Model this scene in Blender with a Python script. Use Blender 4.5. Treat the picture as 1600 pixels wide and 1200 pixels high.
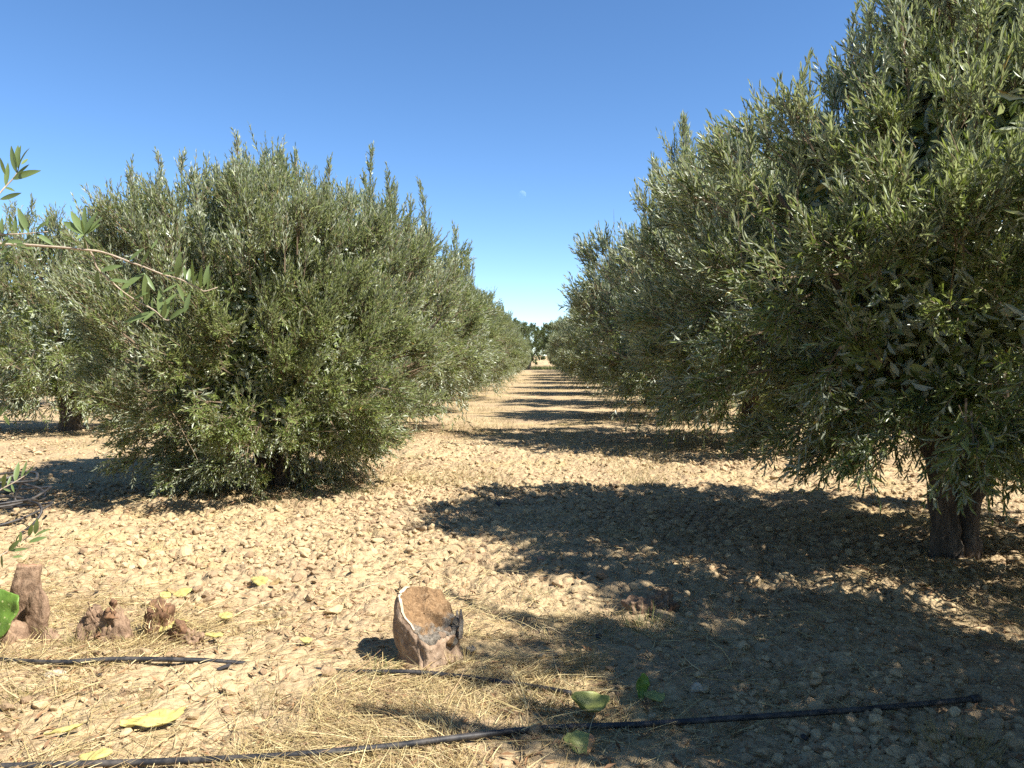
import bpy, bmesh, math, random
import numpy as np
from mathutils import Vector, Matrix, Quaternion, noise as mnoise

# ------------------------------------------------------------------ scene, camera, light
scene = bpy.context.scene
for o in list(bpy.data.objects):
    bpy.data.objects.remove(o)
COL = scene.collection
R = math.radians

CAM_H = 1.2
F = 1202.0                      # focal length in pixels of the 1600 wide photograph
cam_data = bpy.data.cameras.new("camera")
cam = bpy.data.objects.new("camera", cam_data)
COL.objects.link(cam)
cam.location = (0, 0, CAM_H)
cam.rotation_euler = (R(90 - 1.907), 0, R(2.144))
cam_data.sensor_width = 36
cam_data.lens = F / 1600 * 36
cam_data.clip_start = 0.05
cam_data.clip_end = 3000
scene.camera = cam

SUN_EL = 50.0
sun_h = Vector((0.894, -0.447, 0)).normalized()          # horizontal direction towards the sun
sun_dir = Vector((sun_h.x * math.cos(R(SUN_EL)), sun_h.y * math.cos(R(SUN_EL)), math.sin(R(SUN_EL))))

world = bpy.data.worlds.new("World")
scene.world = world
world.use_nodes = True
wn = world.node_tree.nodes
wl = world.node_tree.links
wn.clear()
sky = wn.new("ShaderNodeTexSky")
sky.sky_type = 'NISHITA'
sky.sun_disc = False
sky.sun_elevation = R(SUN_EL)
sky.sun_rotation = math.atan2(sun_h.x, sun_h.y)
sky.altitude = 600
sky.air_density = 0.72
sky.dust_density = 0.0
sky.ozone_density = 2.0
bg = wn.new("ShaderNodeBackground")
bg.inputs['Strength'].default_value = 0.092
wo = wn.new("ShaderNodeOutputWorld")
hsv = wn.new("ShaderNodeHueSaturation")
hsv.inputs['Saturation'].default_value = 1.16
wl.new(sky.outputs[0], hsv.inputs['Color'])
wl.new(hsv.outputs[0], bg.inputs['Color'])
wl.new(bg.outputs[0], wo.inputs['Surface'])

sun_data = bpy.data.lights.new("sun", 'SUN')
sun_data.energy = 5.0
sun_data.angle = R(0.53)
sun_data.color = (1.0, 0.975, 0.93)
sun = bpy.data.objects.new("sun", sun_data)
COL.objects.link(sun)
sun.rotation_euler = (-sun_dir).to_track_quat('-Z', 'Y').to_euler()
sun.location = sun_dir * 50

scene.view_settings.view_transform = 'Standard'
scene.view_settings.look = 'None'
scene.view_settings.gamma = 1
scene.view_settings.use_curve_mapping = False
scene.view_settings.exposure = 1.36

scene.render.engine = 'CYCLES'
scene.cycles.max_bounces = 6
scene.cycles.diffuse_bounces = 3
scene.cycles.glossy_bounces = 2
scene.cycles.transmission_bounces = 4
scene.cycles.transparent_max_bounces = 8
scene.cycles.use_denoising = False

# ------------------------------------------------------------------ helpers
CAM_ROT = cam.rotation_euler.to_matrix()


def ray(px, py):
    return (CAM_ROT @ Vector(((px - 800) / F, -(py - 600) / F, -1.0)))


def at(px, py, depth):
    d = ray(px, py)
    return Vector((0, 0, CAM_H)) + d * (depth / d.y)


def on_ground(px, py, z=0.0):
    d = ray(px, py)
    return Vector((0, 0, CAM_H)) + d * ((z - CAM_H) / d.z)


def tag(o, label=None, cat=None, group=None, kind=None):
    if label: o['label'] = label
    if cat: o['category'] = cat
    if group: o['group'] = group
    if kind: o['kind'] = kind
    return o


def empty(name, loc, rz=0.0):
    o = bpy.data.objects.new(name, None)
    COL.objects.link(o)
    o.location = loc
    o.rotation_euler = (0, 0, rz)
    o.empty_display_size = 0.1
    return o


def link(name, mesh, parent=None, loc=None):
    o = bpy.data.objects.new(name, mesh)
    COL.objects.link(o)
    if parent: o.parent = parent
    if loc is not None: o.location = loc
    return o


def np_mesh(name, verts, polys, mats, mat_idx=None, smooth=False):
    """polys: list of (M,k) int arrays."""
    me = bpy.data.meshes.new(name)
    verts = np.ascontiguousarray(verts, dtype=np.float32)
    me.vertices.add(len(verts))
    me.vertices.foreach_set('co', verts.ravel())
    loops = np.concatenate([p.ravel() for p in polys]).astype(np.int32)
    tot = np.concatenate([np.full(len(p), p.shape[1], np.int32) for p in polys])
    start = np.concatenate([[0], np.cumsum(tot)[:-1]]).astype(np.int32)
    me.loops.add(len(loops))
    me.loops.foreach_set('vertex_index', loops)
    me.polygons.add(len(tot))
    me.polygons.foreach_set('loop_start', start)
    me.polygons.foreach_set('loop_total', tot)
    if mat_idx is not None:
        me.polygons.foreach_set('material_index', np.asarray(mat_idx, np.int32))
    me.polygons.foreach_set('use_smooth', np.full(len(tot), smooth, dtype=bool))
    for m in mats: me.materials.append(m)
    me.update(calc_edges=True)
    return me


def hash2(ix, iy, s):
    h = (ix.astype(np.int64) * 374761393 + iy.astype(np.int64) * 668265263 + s * 1442695041) & 0x7fffffff
    h = ((h ^ (h >> 13)) * 1274126177) & 0x7fffffff
    h = (h ^ (h >> 16)) & 0x7fffffff
    return (h % 100003) / 100003.0


def vnoise(x, y, s=0):
    ix, iy = np.floor(x), np.floor(y)
    fx, fy = x - ix, y - iy
    fx = fx * fx * (3 - 2 * fx); fy = fy * fy * (3 - 2 * fy)
    a, b = hash2(ix, iy, s), hash2(ix + 1, iy, s)
    c, d = hash2(ix, iy + 1, s), hash2(ix + 1, iy + 1, s)
    return (a * (1 - fx) + b * fx) * (1 - fy) + (c * (1 - fx) + d * fx) * fy


def fbm(x, y, s=0, octs=4):
    t, amp, tot = 0, 1.0, 0
    for k in range(octs):
        t = t + amp * vnoise(x * 2 ** k + 17.3 * k, y * 2 ** k - 9.1 * k, s + k)
        tot += amp; amp *= 0.5
    return t / tot


def bumps(x, y, cell, s):
    """cellular half-buried lumps, height 0..1"""
    gx, gy = x / cell, y / cell
    ix, iy = np.floor(gx), np.floor(gy)
    out = np.zeros_like(gx)
    for dx in (-1, 0, 1):
        for dy in (-1, 0, 1):
            cx, cy = ix + dx, iy + dy
            px = cx + hash2(cx, cy, s); py = cy + hash2(cx, cy, s + 1)
            r = 0.25 + 0.5 * hash2(cx, cy, s + 2) ** 1.5
            d2 = ((gx - px) ** 2 + (gy - py) ** 2) / (r * r)
            out = np.maximum(out, np.sqrt(np.clip(1 - d2, 0, 1)) * r)
    return out


def ground_low(x, y):
    x = np.asarray(x, float); y = np.asarray(y, float)
    fade = np.clip(1 - (np.hypot(x, y) - 60) / 60, 0.2, 1)
    return ((fbm(x * 0.45, y * 0.45, 3, 3) - 0.5) * 0.10 + (fbm(x * 1.7, y * 1.7, 9, 3) - 0.5) * 0.05) * fade


def gz(x, y):
    return float(ground_low(np.array([x]), np.array([y]))[0])


def tilled(x, y):
    """how cloddy the tilled earth is: low on the trodden straw strip in front"""
    edge = 3.35 + (fbm(x * 1.1, y * 1.1, 21, 2) - 0.5) * 1.2
    right = 0.5 * np.clip((x - 0.25 + (fbm(x * 1.3, y * 1.3, 23, 2) - 0.5) * 1.6) / 0.6, 0, 1)
    return np.maximum(np.clip((y - edge) / 0.5, 0, 1), right)


# ------------------------------------------------------------------ materials
def new_mat(name):
    m = bpy.data.materials.new(name)
    m.use_nodes = True
    nt = m.node_tree
    nt.nodes.clear()
    out = nt.nodes.new('ShaderNodeOutputMaterial')
    return m, nt, out


def N(nt, typ, **kw):
    n = nt.nodes.new(typ)
    for k, v in kw.items():
        if k in n.inputs.keys() if hasattr(n.inputs, 'keys') else False:
            n.inputs[k].default_value = v
        else:
            setattr(n, k, v)
    return n


def ramp(nt, stops, src):
    r = nt.nodes.new('ShaderNodeValToRGB')
    el = r.color_ramp.elements
    while len(el) < len(stops): el.new(0.5)
    for e, (p, c) in zip(el, stops):
        e.position = p
        e.color = (*c, 1) if len(c) == 3 else c
    nt.links.new(src, r.inputs[0])
    return r.outputs[0]


def noise_tex(nt, scale, detail=4, rough=0.6, vec=None, dist=0.0):
    n = nt.nodes.new('ShaderNodeTexNoise')
    n.inputs['Scale'].default_value = scale
    n.inputs['Detail'].default_value = detail
    n.inputs['Roughness'].default_value = rough
    n.inputs['Distortion'].default_value = dist
    if vec is not None: nt.links.new(vec, n.inputs['Vector'])
    return n.outputs['Fac']


def mixc(nt, fac, a, b, mode='MIX'):
    n = nt.nodes.new('ShaderNodeMix')
    n.data_type = 'RGBA'
    n.blend_type = mode
    for sock, v in ((n.inputs[0], fac), (n.inputs[6], a), (n.inputs[7], b)):
        if hasattr(v, 'is_linked') or hasattr(v, 'links'):
            nt.links.new(v, sock)
        elif isinstance(v, (int, float)):
            sock.default_value = v
        else:
            sock.default_value = (*v, 1)
    return n.outputs[2]


def principled(nt, out, color, rough=0.8, spec=0.3, normal=None):
    p = nt.nodes.new('ShaderNodeBsdfPrincipled')
    if hasattr(color, 'links'): nt.links.new(color, p.inputs['Base Color'])
    else: p.inputs['Base Color'].default_value = (*color, 1)
    p.inputs['Roughness'].default_value = rough
    p.inputs['Specular IOR Level'].default_value = spec
    if normal is not None: nt.links.new(normal, p.inputs['Normal'])
    if out is not None: nt.links.new(p.outputs[0], out.inputs['Surface'])
    return p


def bump(nt, h, strength=0.5, dist=0.02, normal=None):
    b = nt.nodes.new('ShaderNodeBump')
    b.inputs['Strength'].default_value = strength
    b.inputs['Distance'].default_value = dist
    nt.links.new(h, b.inputs['Height'])
    if normal is not None: nt.links.new(normal, b.inputs['Normal'])
    return b.outputs[0]


def geo_pos(nt):
    return nt.nodes.new('ShaderNodeNewGeometry').outputs['Position']


def obj_co(nt):
    return nt.nodes.new('ShaderNodeTexCoord').outputs['Object']


SOIL_A = (0.465, 0.348, 0.193)
SOIL_B = (0.34, 0.24, 0.142)
SOIL_C = (0.25, 0.150, 0.090)


def soil_material():
    m, nt, out = new_mat('tilled_soil')
    pos = geo_pos(nt)
    c1 = ramp(nt, [(0.32, SOIL_B), (0.62, SOIL_A)], noise_tex(nt, 1.3, 5, 0.65, pos))
    c2 = mixc(nt, ramp(nt, [(0.56, (0, 0, 0)), (0.75, (1, 1, 1))], noise_tex(nt, 9, 5, 0.7, pos)), c1, SOIL_C)
    # straw coloured dry weed patches
    c3 = mixc(nt, ramp(nt, [(0.52, (0, 0, 0)), (0.72, (0.75, 0.75, 0.75))], noise_tex(nt, 0.55, 4, 0.75, pos)), c2, (0.42, 0.31, 0.12))
    fine = noise_tex(nt, 55, 4, 0.7, pos)
    c4 = mixc(nt, 0.5, c3, ramp(nt, [(0.3, (0.42, 0.38, 0.34)), (0.6, (1, 1, 1))], fine), 'MULTIPLY')
    v = nt.nodes.new('ShaderNodeTexVoronoi')
    v.inputs['Scale'].default_value = 22
    nt.links.new(pos, v.inputs['Vector'])
    b1 = bump(nt, v.outputs['Distance'], 0.7, -0.03)
    b2 = bump(nt, fine, 0.7, 0.015, b1)
    principled(nt, out, c4, 0.95, 0.12, b2)
    return m


def clod_material(name, base_a, base_b):
    m, nt, out = new_mat(name)
    oi = nt.nodes.new('ShaderNodeObjectInfo')
    c = ramp(nt, [(0.0, base_b), (0.6, base_a), (1.0, tuple(min(1, k * 1.12) for k in base_a))], oi.outputs['Random'])
    pos = geo_pos(nt)
    n1 = noise_tex(nt, 30, 5, 0.7, pos)
    c2 = mixc(nt, 0.6, c, ramp(nt, [(0.3, (0.6, 0.53, 0.48)), (0.62, (1, 1, 1))], n1), 'MULTIPLY')
    b = bump(nt, noise_tex(nt, 70, 5, 0.75, pos), 0.8, 0.012)
    principled(nt, out, c2, 0.95, 0.12, b)
    return m


def leaf_material(name, tops, under, transl=0.18, rough=0.42, spec=0.45):
    m, nt, out = new_mat(name)
    g = nt.nodes.new('ShaderNodeNewGeometry')
    top = ramp(nt, tops, g.outputs['Random Per Island'])
    und = mixc(nt, g.outputs['Random Per Island'], under, tuple(k * 0.72 for k in under))
    c = mixc(nt, g.outputs['Backfacing'], top, und)
    p = principled(nt, None, c, rough, spec)
    t = nt.nodes.new('ShaderNodeBsdfTranslucent')
    nt.links.new(mixc(nt, 1.0, c, (1.15, 1.2, 0.65), 'MULTIPLY'), t.inputs['Color'])
    mx = nt.nodes.new('ShaderNodeMixShader')
    mx.inputs[0].default_value = transl
    nt.links.new(p.outputs[0], mx.inputs[1])
    nt.links.new(t.outputs[0], mx.inputs[2])
    nt.links.new(mx.outputs[0], out.inputs['Surface'])
    return m


def bark_material(name, a, b, scale=14, dist=0.02, stretch=(1, 1, 0.25)):
    m, nt, out = new_mat(name)
    mp = nt.nodes.new('ShaderNodeMapping')
    mp.inputs['Scale'].default_value = stretch
    nt.links.new(obj_co(nt), mp.inputs['Vector'])
    n1 = noise_tex(nt, scale, 6, 0.7, mp.outputs[0], 0.6)
    n2 = noise_tex(nt, scale * 4, 4, 0.7, mp.outputs[0])
    c = ramp(nt, [(0.35, b), (0.62, a)], n1)
    c = mixc(nt, 0.45, c, ramp(nt, [(0.35, (0.5, 0.46, 0.42)), (0.6, (1, 1, 1))], n2), 'MULTIPLY')
    nb = bump(nt, n2, 0.6, dist * 0.5, bump(nt, n1, 0.8, dist))
    principled(nt, out, c, 0.9, 0.15, nb)
    return m


def blotch_material(name, a, b, spot=None, scale=9, rough=0.55, spec=0.35, bumpd=0.004):
    m, nt, out = new_mat(name)
    co = obj_co(nt)
    n1 = noise_tex(nt, scale, 5, 0.65, co)
    c = ramp(nt, [(0.36, b), (0.62, a)], n1)
    if spot:
        v = nt.nodes.new('ShaderNodeTexVoronoi')
        v.inputs['Scale'].default_value = 38
        nt.links.new(co, v.inputs['Vector'])
        f = ramp(nt, [(0.10, (1, 1, 1)), (0.2, (0, 0, 0))], v.outputs['Distance'])
        c = mixc(nt, f, c, spot)
    nb = bump(nt, noise_tex(nt, 45, 4, 0.7, co), 0.6, bumpd)
    principled(nt, out, c, rough, spec, nb)
    return m


M = {}
M['soil'] = soil_material()
M['clod'] = clod_material('dry_clod', (0.475, 0.358, 0.203), (0.31, 0.212, 0.125))
M['clod_pink'] = clod_material('pink_clod', (0.45, 0.27, 0.18), (0.40, 0.23, 0.15))
M['pebble'] = clod_material('pale_stone', (0.50, 0.41, 0.29), (0.43, 0.34, 0.24))
M['leaf'] = leaf_material('olive_leaf', [(0.0, (0.092, 0.120, 0.032)), (0.5, (0.160, 0.200, 0.054)), (0.9, (0.280, 0.315, 0.110)), (0.985, (0.27, 0.28, 0.10)), (1.0, (0.34, 0.22, 0.06))], (0.420, 0.445, 0.305), 0.30, 0.40, 0.6)
M['leaf_dark'] = leaf_material('carob_leaf', [(0.0, (0.07, 0.095, 0.028)), (1.0, (0.15, 0.185, 0.06))], (0.16, 0.19, 0.09))
M['leaf_near'] = leaf_material('near_olive_leaf', [(0.0, (0.08, 0.115, 0.034)), (0.5, (0.13, 0.178, 0.055)), (1.0, (0.24, 0.29, 0.13))], (0.38, 0.42, 0.26), 0.3, 0.38, 0.5)
M['twig'] = bark_material('twig_bark', (0.24, 0.175, 0.11), (0.15, 0.11, 0.07), 20, 0.003)
M['twig_near'] = bark_material('near_twig_bark', (0.42, 0.34, 0.25), (0.32, 0.25, 0.18), 40, 0.001)
M['bark'] = bark_material('olive_bark', (0.16, 0.125, 0.095), (0.06, 0.048, 0.038), 16, 0.03)
M['straw'] = leaf_material('dry_straw', [(0.0, (0.16, 0.10, 0.055)), (0.3, (0.34, 0.24, 0.105)), (0.7, (0.52, 0.41, 0.19)), (0.9, (0.60, 0.50, 0.27)), (1.0, (0.27, 0.14, 0.08))], (0.46, 0.34, 0.135), 0.15, 0.6, 0.3)
M['dry_tuft'] = leaf_material('dry_tuft_blade', [(0.0, (0.20, 0.15, 0.06)), (0.6, (0.31, 0.24, 0.10)), (1.0, (0.22, 0.20, 0.08))], (0.30, 0.24, 0.11), 0.15, 0.6, 0.3)
M['grass'] = leaf_material('green_grass_blade', [(0.0, (0.07, 0.10, 0.022)), (1.0, (0.15, 0.17, 0.045))], (0.13, 0.16, 0.05), 0.2, 0.5, 0.3)
M['litter'] = leaf_material('fallen_leaf', [(0.0, (0.20, 0.105, 0.05)), (0.6, (0.29, 0.17, 0.085)), (1.0, (0.14, 0.08, 0.045))], (0.27, 0.19, 0.11), 0.05, 0.7, 0.2)


def hose_material():
    m, nt, out = new_mat('black_polythene')
    pos = geo_pos(nt)
    dust = ramp(nt, [(0.42, (0.012, 0.012, 0.013)), (0.78, (0.12, 0.10, 0.08))], noise_tex(nt, 16, 5, 0.7, pos))
    principled(nt, out, dust, 0.55, 0.4, bump(nt, noise_tex(nt, 60, 3, 0.6, pos), 0.25, 0.003))
    return m


M['hose'] = hose_material()
M['stump_bark'] = bark_material('stump_bark', (0.40, 0.285, 0.19), (0.22, 0.145, 0.095), 22, 0.010, (1, 1, 0.6))
def cut_material():
    m, nt, out = new_mat('weathered_cut_wood')
    co = obj_co(nt)
    n1 = noise_tex(nt, 48, 6, 0.8, co, 1.4)
    n2 = noise_tex(nt, 11, 4, 0.7, co)
    rust = ramp(nt, [(0.32, (0.085, 0.05, 0.03)), (0.5, (0.26, 0.155, 0.075)), (0.72, (0.40, 0.27, 0.15))], n1)
    grey = ramp(nt, [(0.34, (0.07, 0.055, 0.045)), (0.5, (0.20, 0.17, 0.13)), (0.7, (0.36, 0.31, 0.25))], n1)
    sep = nt.nodes.new('ShaderNodeSeparateXYZ'); nt.links.new(co, sep.inputs[0])
    ad = nt.nodes.new('ShaderNodeMath'); ad.operation = 'MULTIPLY_ADD'
    nt.links.new(n2, ad.inputs[0]); ad.inputs[1].default_value = 0.22; ad.inputs[2].default_value = -0.11
    a2 = nt.nodes.new('ShaderNodeMath'); nt.links.new(sep.outputs['X'], a2.inputs[0]); nt.links.new(ad.outputs[0], a2.inputs[1])
    a3 = nt.nodes.new('ShaderNodeMath'); a3.operation = 'MULTIPLY_ADD'; nt.links.new(sep.outputs['Y'], a3.inputs[0]); a3.inputs[1].default_value = -0.7; nt.links.new(a2.outputs[0], a3.inputs[2])
    f = ramp(nt, [(0.02, (0, 0, 0)), (0.06, (1, 1, 1))], a3.outputs[0])
    c = mixc(nt, f, rust, grey)
    pit = ramp(nt, [(0.30, (0.28, 0.25, 0.23)), (0.42, (1, 1, 1))], noise_tex(nt, 26, 5, 0.75, co, 0.8))
    c = mixc(nt, 0.85, c, pit, 'MULTIPLY')
    principled(nt, out, c, 0.9, 0.15, bump(nt, n1, 0.9, 0.012))
    return m


M['stump_cut'] = cut_material()
M['stump_grey'] = blotch_material('grey_rotten_wood', (0.42, 0.37, 0.29), (0.16, 0.12, 0.09), None, 24, 0.9, 0.15, 0.02)
M['sapwood'] = blotch_material('pale_sapwood', (0.52, 0.43, 0.30), (0.38, 0.29, 0.19), None, 20, 0.8, 0.2)
M['dead_pad'] = bark_material('dead_cactus_bark', (0.34, 0.225, 0.14), (0.17, 0.105, 0.065), 30, 0.012, (1, 1, 0.7))
M['dead_red'] = bark_material('rotten_red_fibre', (0.25, 0.14, 0.075), (0.11, 0.06, 0.036), 22, 0.012, (1, 1, 0.4))
M['dead_cut'] = blotch_material('cut_cactus_face', (0.42, 0.24, 0.14), (0.28, 0.15, 0.09), None, 16, 0.9, 0.15, 0.01)
M['pad_yellow'] = blotch_material('yellowed_pad', (0.43, 0.385, 0.115), (0.28, 0.215, 0.08), (0.24, 0.17, 0.07), 40, 0.6, 0.25)
M['pad_green'] = blotch_material('green_pad', (0.13, 0.22, 0.035), (0.075, 0.14, 0.022), (0.42, 0.42, 0.18), 8, 0.45, 0.4)
M['pad_olive'] = blotch_material('wilted_green_pad', (0.27, 0.27, 0.075), (0.16, 0.18, 0.05), None, 14, 0.5, 0.35)
M['pad_orange'] = blotch_material('orange_pad_rot', (0.52, 0.27, 0.10), (0.40, 0.17, 0.08), None, 22, 0.6, 0.3)
M['pad_brown'] = blotch_material('dried_pad', (0.34, 0.24, 0.10), (0.20, 0.13, 0.06), None, 16, 0.8, 0.2)
M['black_bit'] = blotch_material('dark_dry_debris', (0.05, 0.045, 0.045), (0.025, 0.022, 0.022), None, 20, 0.7, 0.3)

# ------------------------------------------------------------------ ground
def axis(dense_lo, dense_hi, step, lo, hi, g=1.06):
    a = list(np.arange(dense_lo, dense_hi, step))
    s, v = step, dense_hi
    while v < hi:
        a.append(v); s *= g; v += s
    a.append(hi)
    s, v, low = step, dense_lo, []
    while v > lo:
        s *= g; v -= s; low.append(max(v, lo))
    return np.array(sorted(set(low)) + a)


xs = axis(-3.2, 3.0, 0.017, -420, 420, 1.07)
ys = axis(2.0, 5.4, 0.017, -60, 420, 1.022)
ys = ys[(np.diff(ys, prepend=-1e9) > 1e-6)]
GX, GY = np.meshgrid(xs, ys)
gx, gy = GX.ravel(), GY.ravel()
til = tilled(gx, gy)
far = np.clip(1 - (gy - 9) / 8, 0, 1) * np.clip(1 - (np.abs(gx) - 5) / 4, 0, 1) * np.clip((gy + 1) / 2, 0, 1)
gzv = ground_low(gx, gy) + far * ((0.3 + 0.7 * til) * (bumps(gx, gy, 0.11, 5) * 0.05 + bumps(gx, gy, 0.05, 15) * 0.022)
                                  + (fbm(gx * 14, gy * 14, 31, 3) - 0.5) * 0.022)
nx, ny = len(xs), len(ys)
idx = np.arange(nx * ny).reshape(ny, nx)
quads = np.stack([idx[:-1, :-1].ravel(), idx[:-1, 1:].ravel(), idx[1:, 1:].ravel(), idx[1:, :-1].ravel()], 1)
gme = np_mesh('ground', np.stack([gx, gy, gzv], 1), [quads], [M['soil']], smooth=True)
tag(link('ground', gme), 'pale dry tilled earth of the olive grove', kind='structure')
print('ground tris', len(quads) * 2)


# ------------------------------------------------------------------ leaves and trees
def unit(v):
    return v / np.maximum(np.linalg.norm(v, axis=1, keepdims=True), 1e-9)


def leaf_geo(base, axis_, nrm, L, W, hexa, rng):
    n = len(base)
    axis_ = unit(axis_)
    nrm = unit(nrm - axis_ * np.sum(nrm * axis_, 1, keepdims=True))
    side = np.cross(nrm, axis_)
    L = L[:, None]; W = W[:, None]
    fold = 0.22 * W
    droop = (rng.normal(0.02, 0.09, n)[:, None]) * L
    tip = base + axis_ * L - nrm * droop
    if hexa:
        m1 = base + axis_ * L * 0.30 + nrm * droop * 0.3
        m2 = base + axis_ * L * 0.68 + nrm * droop * 0.15
        r1, l1 = m1 - side * W * 0.46 + nrm * fold, m1 + side * W * 0.46 + nrm * fold
        r2, l2 = m2 - side * W * 0.44 + nrm * fold, m2 + side * W * 0.44 + nrm * fold
        V = np.stack([base, r1, r2, tip, l2, l1], 1).reshape(-1, 3)
        o = (np.arange(n) * 6)[:, None]
        P = np.concatenate([o + np.array([[0, 1, 2, 3]]), o + np.array([[0, 3, 4, 5]])], 1).reshape(-1, 4)
    else:
        m1 = base + axis_ * L * 0.48 + nrm * droop * 0.3
        r1, l1 = m1 - side * W * 0.5 + nrm * fold, m1 + side * W * 0.5 + nrm * fold
        V = np.stack([base, r1, tip, l1], 1).reshape(-1, 3)
        o = (np.arange(n) * 4)[:, None]
        P = np.concatenate([o + np.array([[0, 1, 2]]), o + np.array([[0, 2, 3]])], 1).reshape(-1, 3)
    return V, P


def prism(a, b, ra, rb):
    """triangular prisms from a to b (N,3)"""
    d = unit(b - a)
    ref = np.where(np.abs(d[:, 2:3]) > 0.8, np.array([[1., 0, 0]]), np.array([[0, 0, 1.]]))
    u = unit(np.cross(d, ref)); v = np.cross(d, u)
    vs = []
    for p, r in ((a, ra), (b, rb)):
        for k in range(3):
            t = 2 * math.pi * k / 3
            vs.append(p + (u * math.cos(t) + v * math.sin(t)) * r[:, None])
    V = np.stack(vs, 1).reshape(-1, 3)
    o = (np.arange(len(a)) * 6)[:, None]
    P = np.concatenate([o + np.array([[k, (k + 1) % 3, 3 + (k + 1) % 3, 3 + k]]) for k in range(3)], 1).reshape(-1, 4)
    return V, P


def tube(pts, radii, seg=8, rough=0.0, seed=0, cap=True, fluted=0.0):
    pts = np.asarray(pts, float); radii = np.asarray(radii, float)
    n = len(pts)
    rng = np.random.default_rng(seed)
    T = np.gradient(pts, axis=0); T = unit(T)
    ref = np.array([0.13, 0.97, 0.2]) if abs(T[0][1]) < 0.9 else np.array([1., 0, 0])
    u = np.cross(T[0], ref); u /= np.linalg.norm(u)
    V = []
    ph = rng.uniform(0, 6.28, 3)
    for i in range(n):
        u = u - T[i] * np.dot(u, T[i]); u /= np.linalg.norm(u)
        v = np.cross(T[i], u)
        for k in range(seg):
            t = 2 * math.pi * k / seg
            r = radii[i] * (1 + rough * rng.normal() + fluted * (math.sin(3 * t + ph[0] + i * 0.15) * 0.6 + math.sin(5 * t + ph[1]) * 0.4))
            V.append(pts[i] + (u * math.cos(t) + v * math.sin(t)) * r)
    q = []
    for i in range(n - 1):
        for k in range(seg):
            a, b = i * seg + k, i * seg + (k + 1) % seg
            q.append((a, b, b + seg, a + seg))
    polys = [np.array(q)]
    if cap:
        V.append(pts[0]); V.append(pts[-1])
        c0, c1 = n * seg, n * seg + 1
        t = [(c0, (k + 1) % seg, k) for k in range(seg)] + [(c1, (n - 1) * seg + k, (n - 1) * seg + (k + 1) % seg) for k in range(seg)]
        polys.append(np.array(t))
    return np.array(V), polys


def join_geo(parts):
    V, P, off = [], {}, 0
    for v, polys in parts:
        V.append(v)
        for p in polys:
            P.setdefault(p.shape[1], []).append(p + off)
        off += len(v)
    return np.concatenate(V), [np.concatenate(p) for p in P.values()]


def spline(pts, n):
    pts = [np.asarray(p, float) for p in pts]
    pts = [2 * pts[0] - pts[1]] + pts + [2 * pts[-1] - pts[-2]]
    out = []
    m = len(pts) - 3
    for i in range(n):
        t = i / (n - 1) * m
        k = min(int(t), m - 1); f = t - k
        p0, p1, p2, p3 = pts[k:k + 4]
        out.append(0.5 * ((2 * p1) + (-p0 + p2) * f + (2 * p0 - 5 * p1 + 4 * p2 - p3) * f * f + (-p0 + 3 * p1 - 3 * p2 + p3) * f ** 3))
    return np.array(out)


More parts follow.
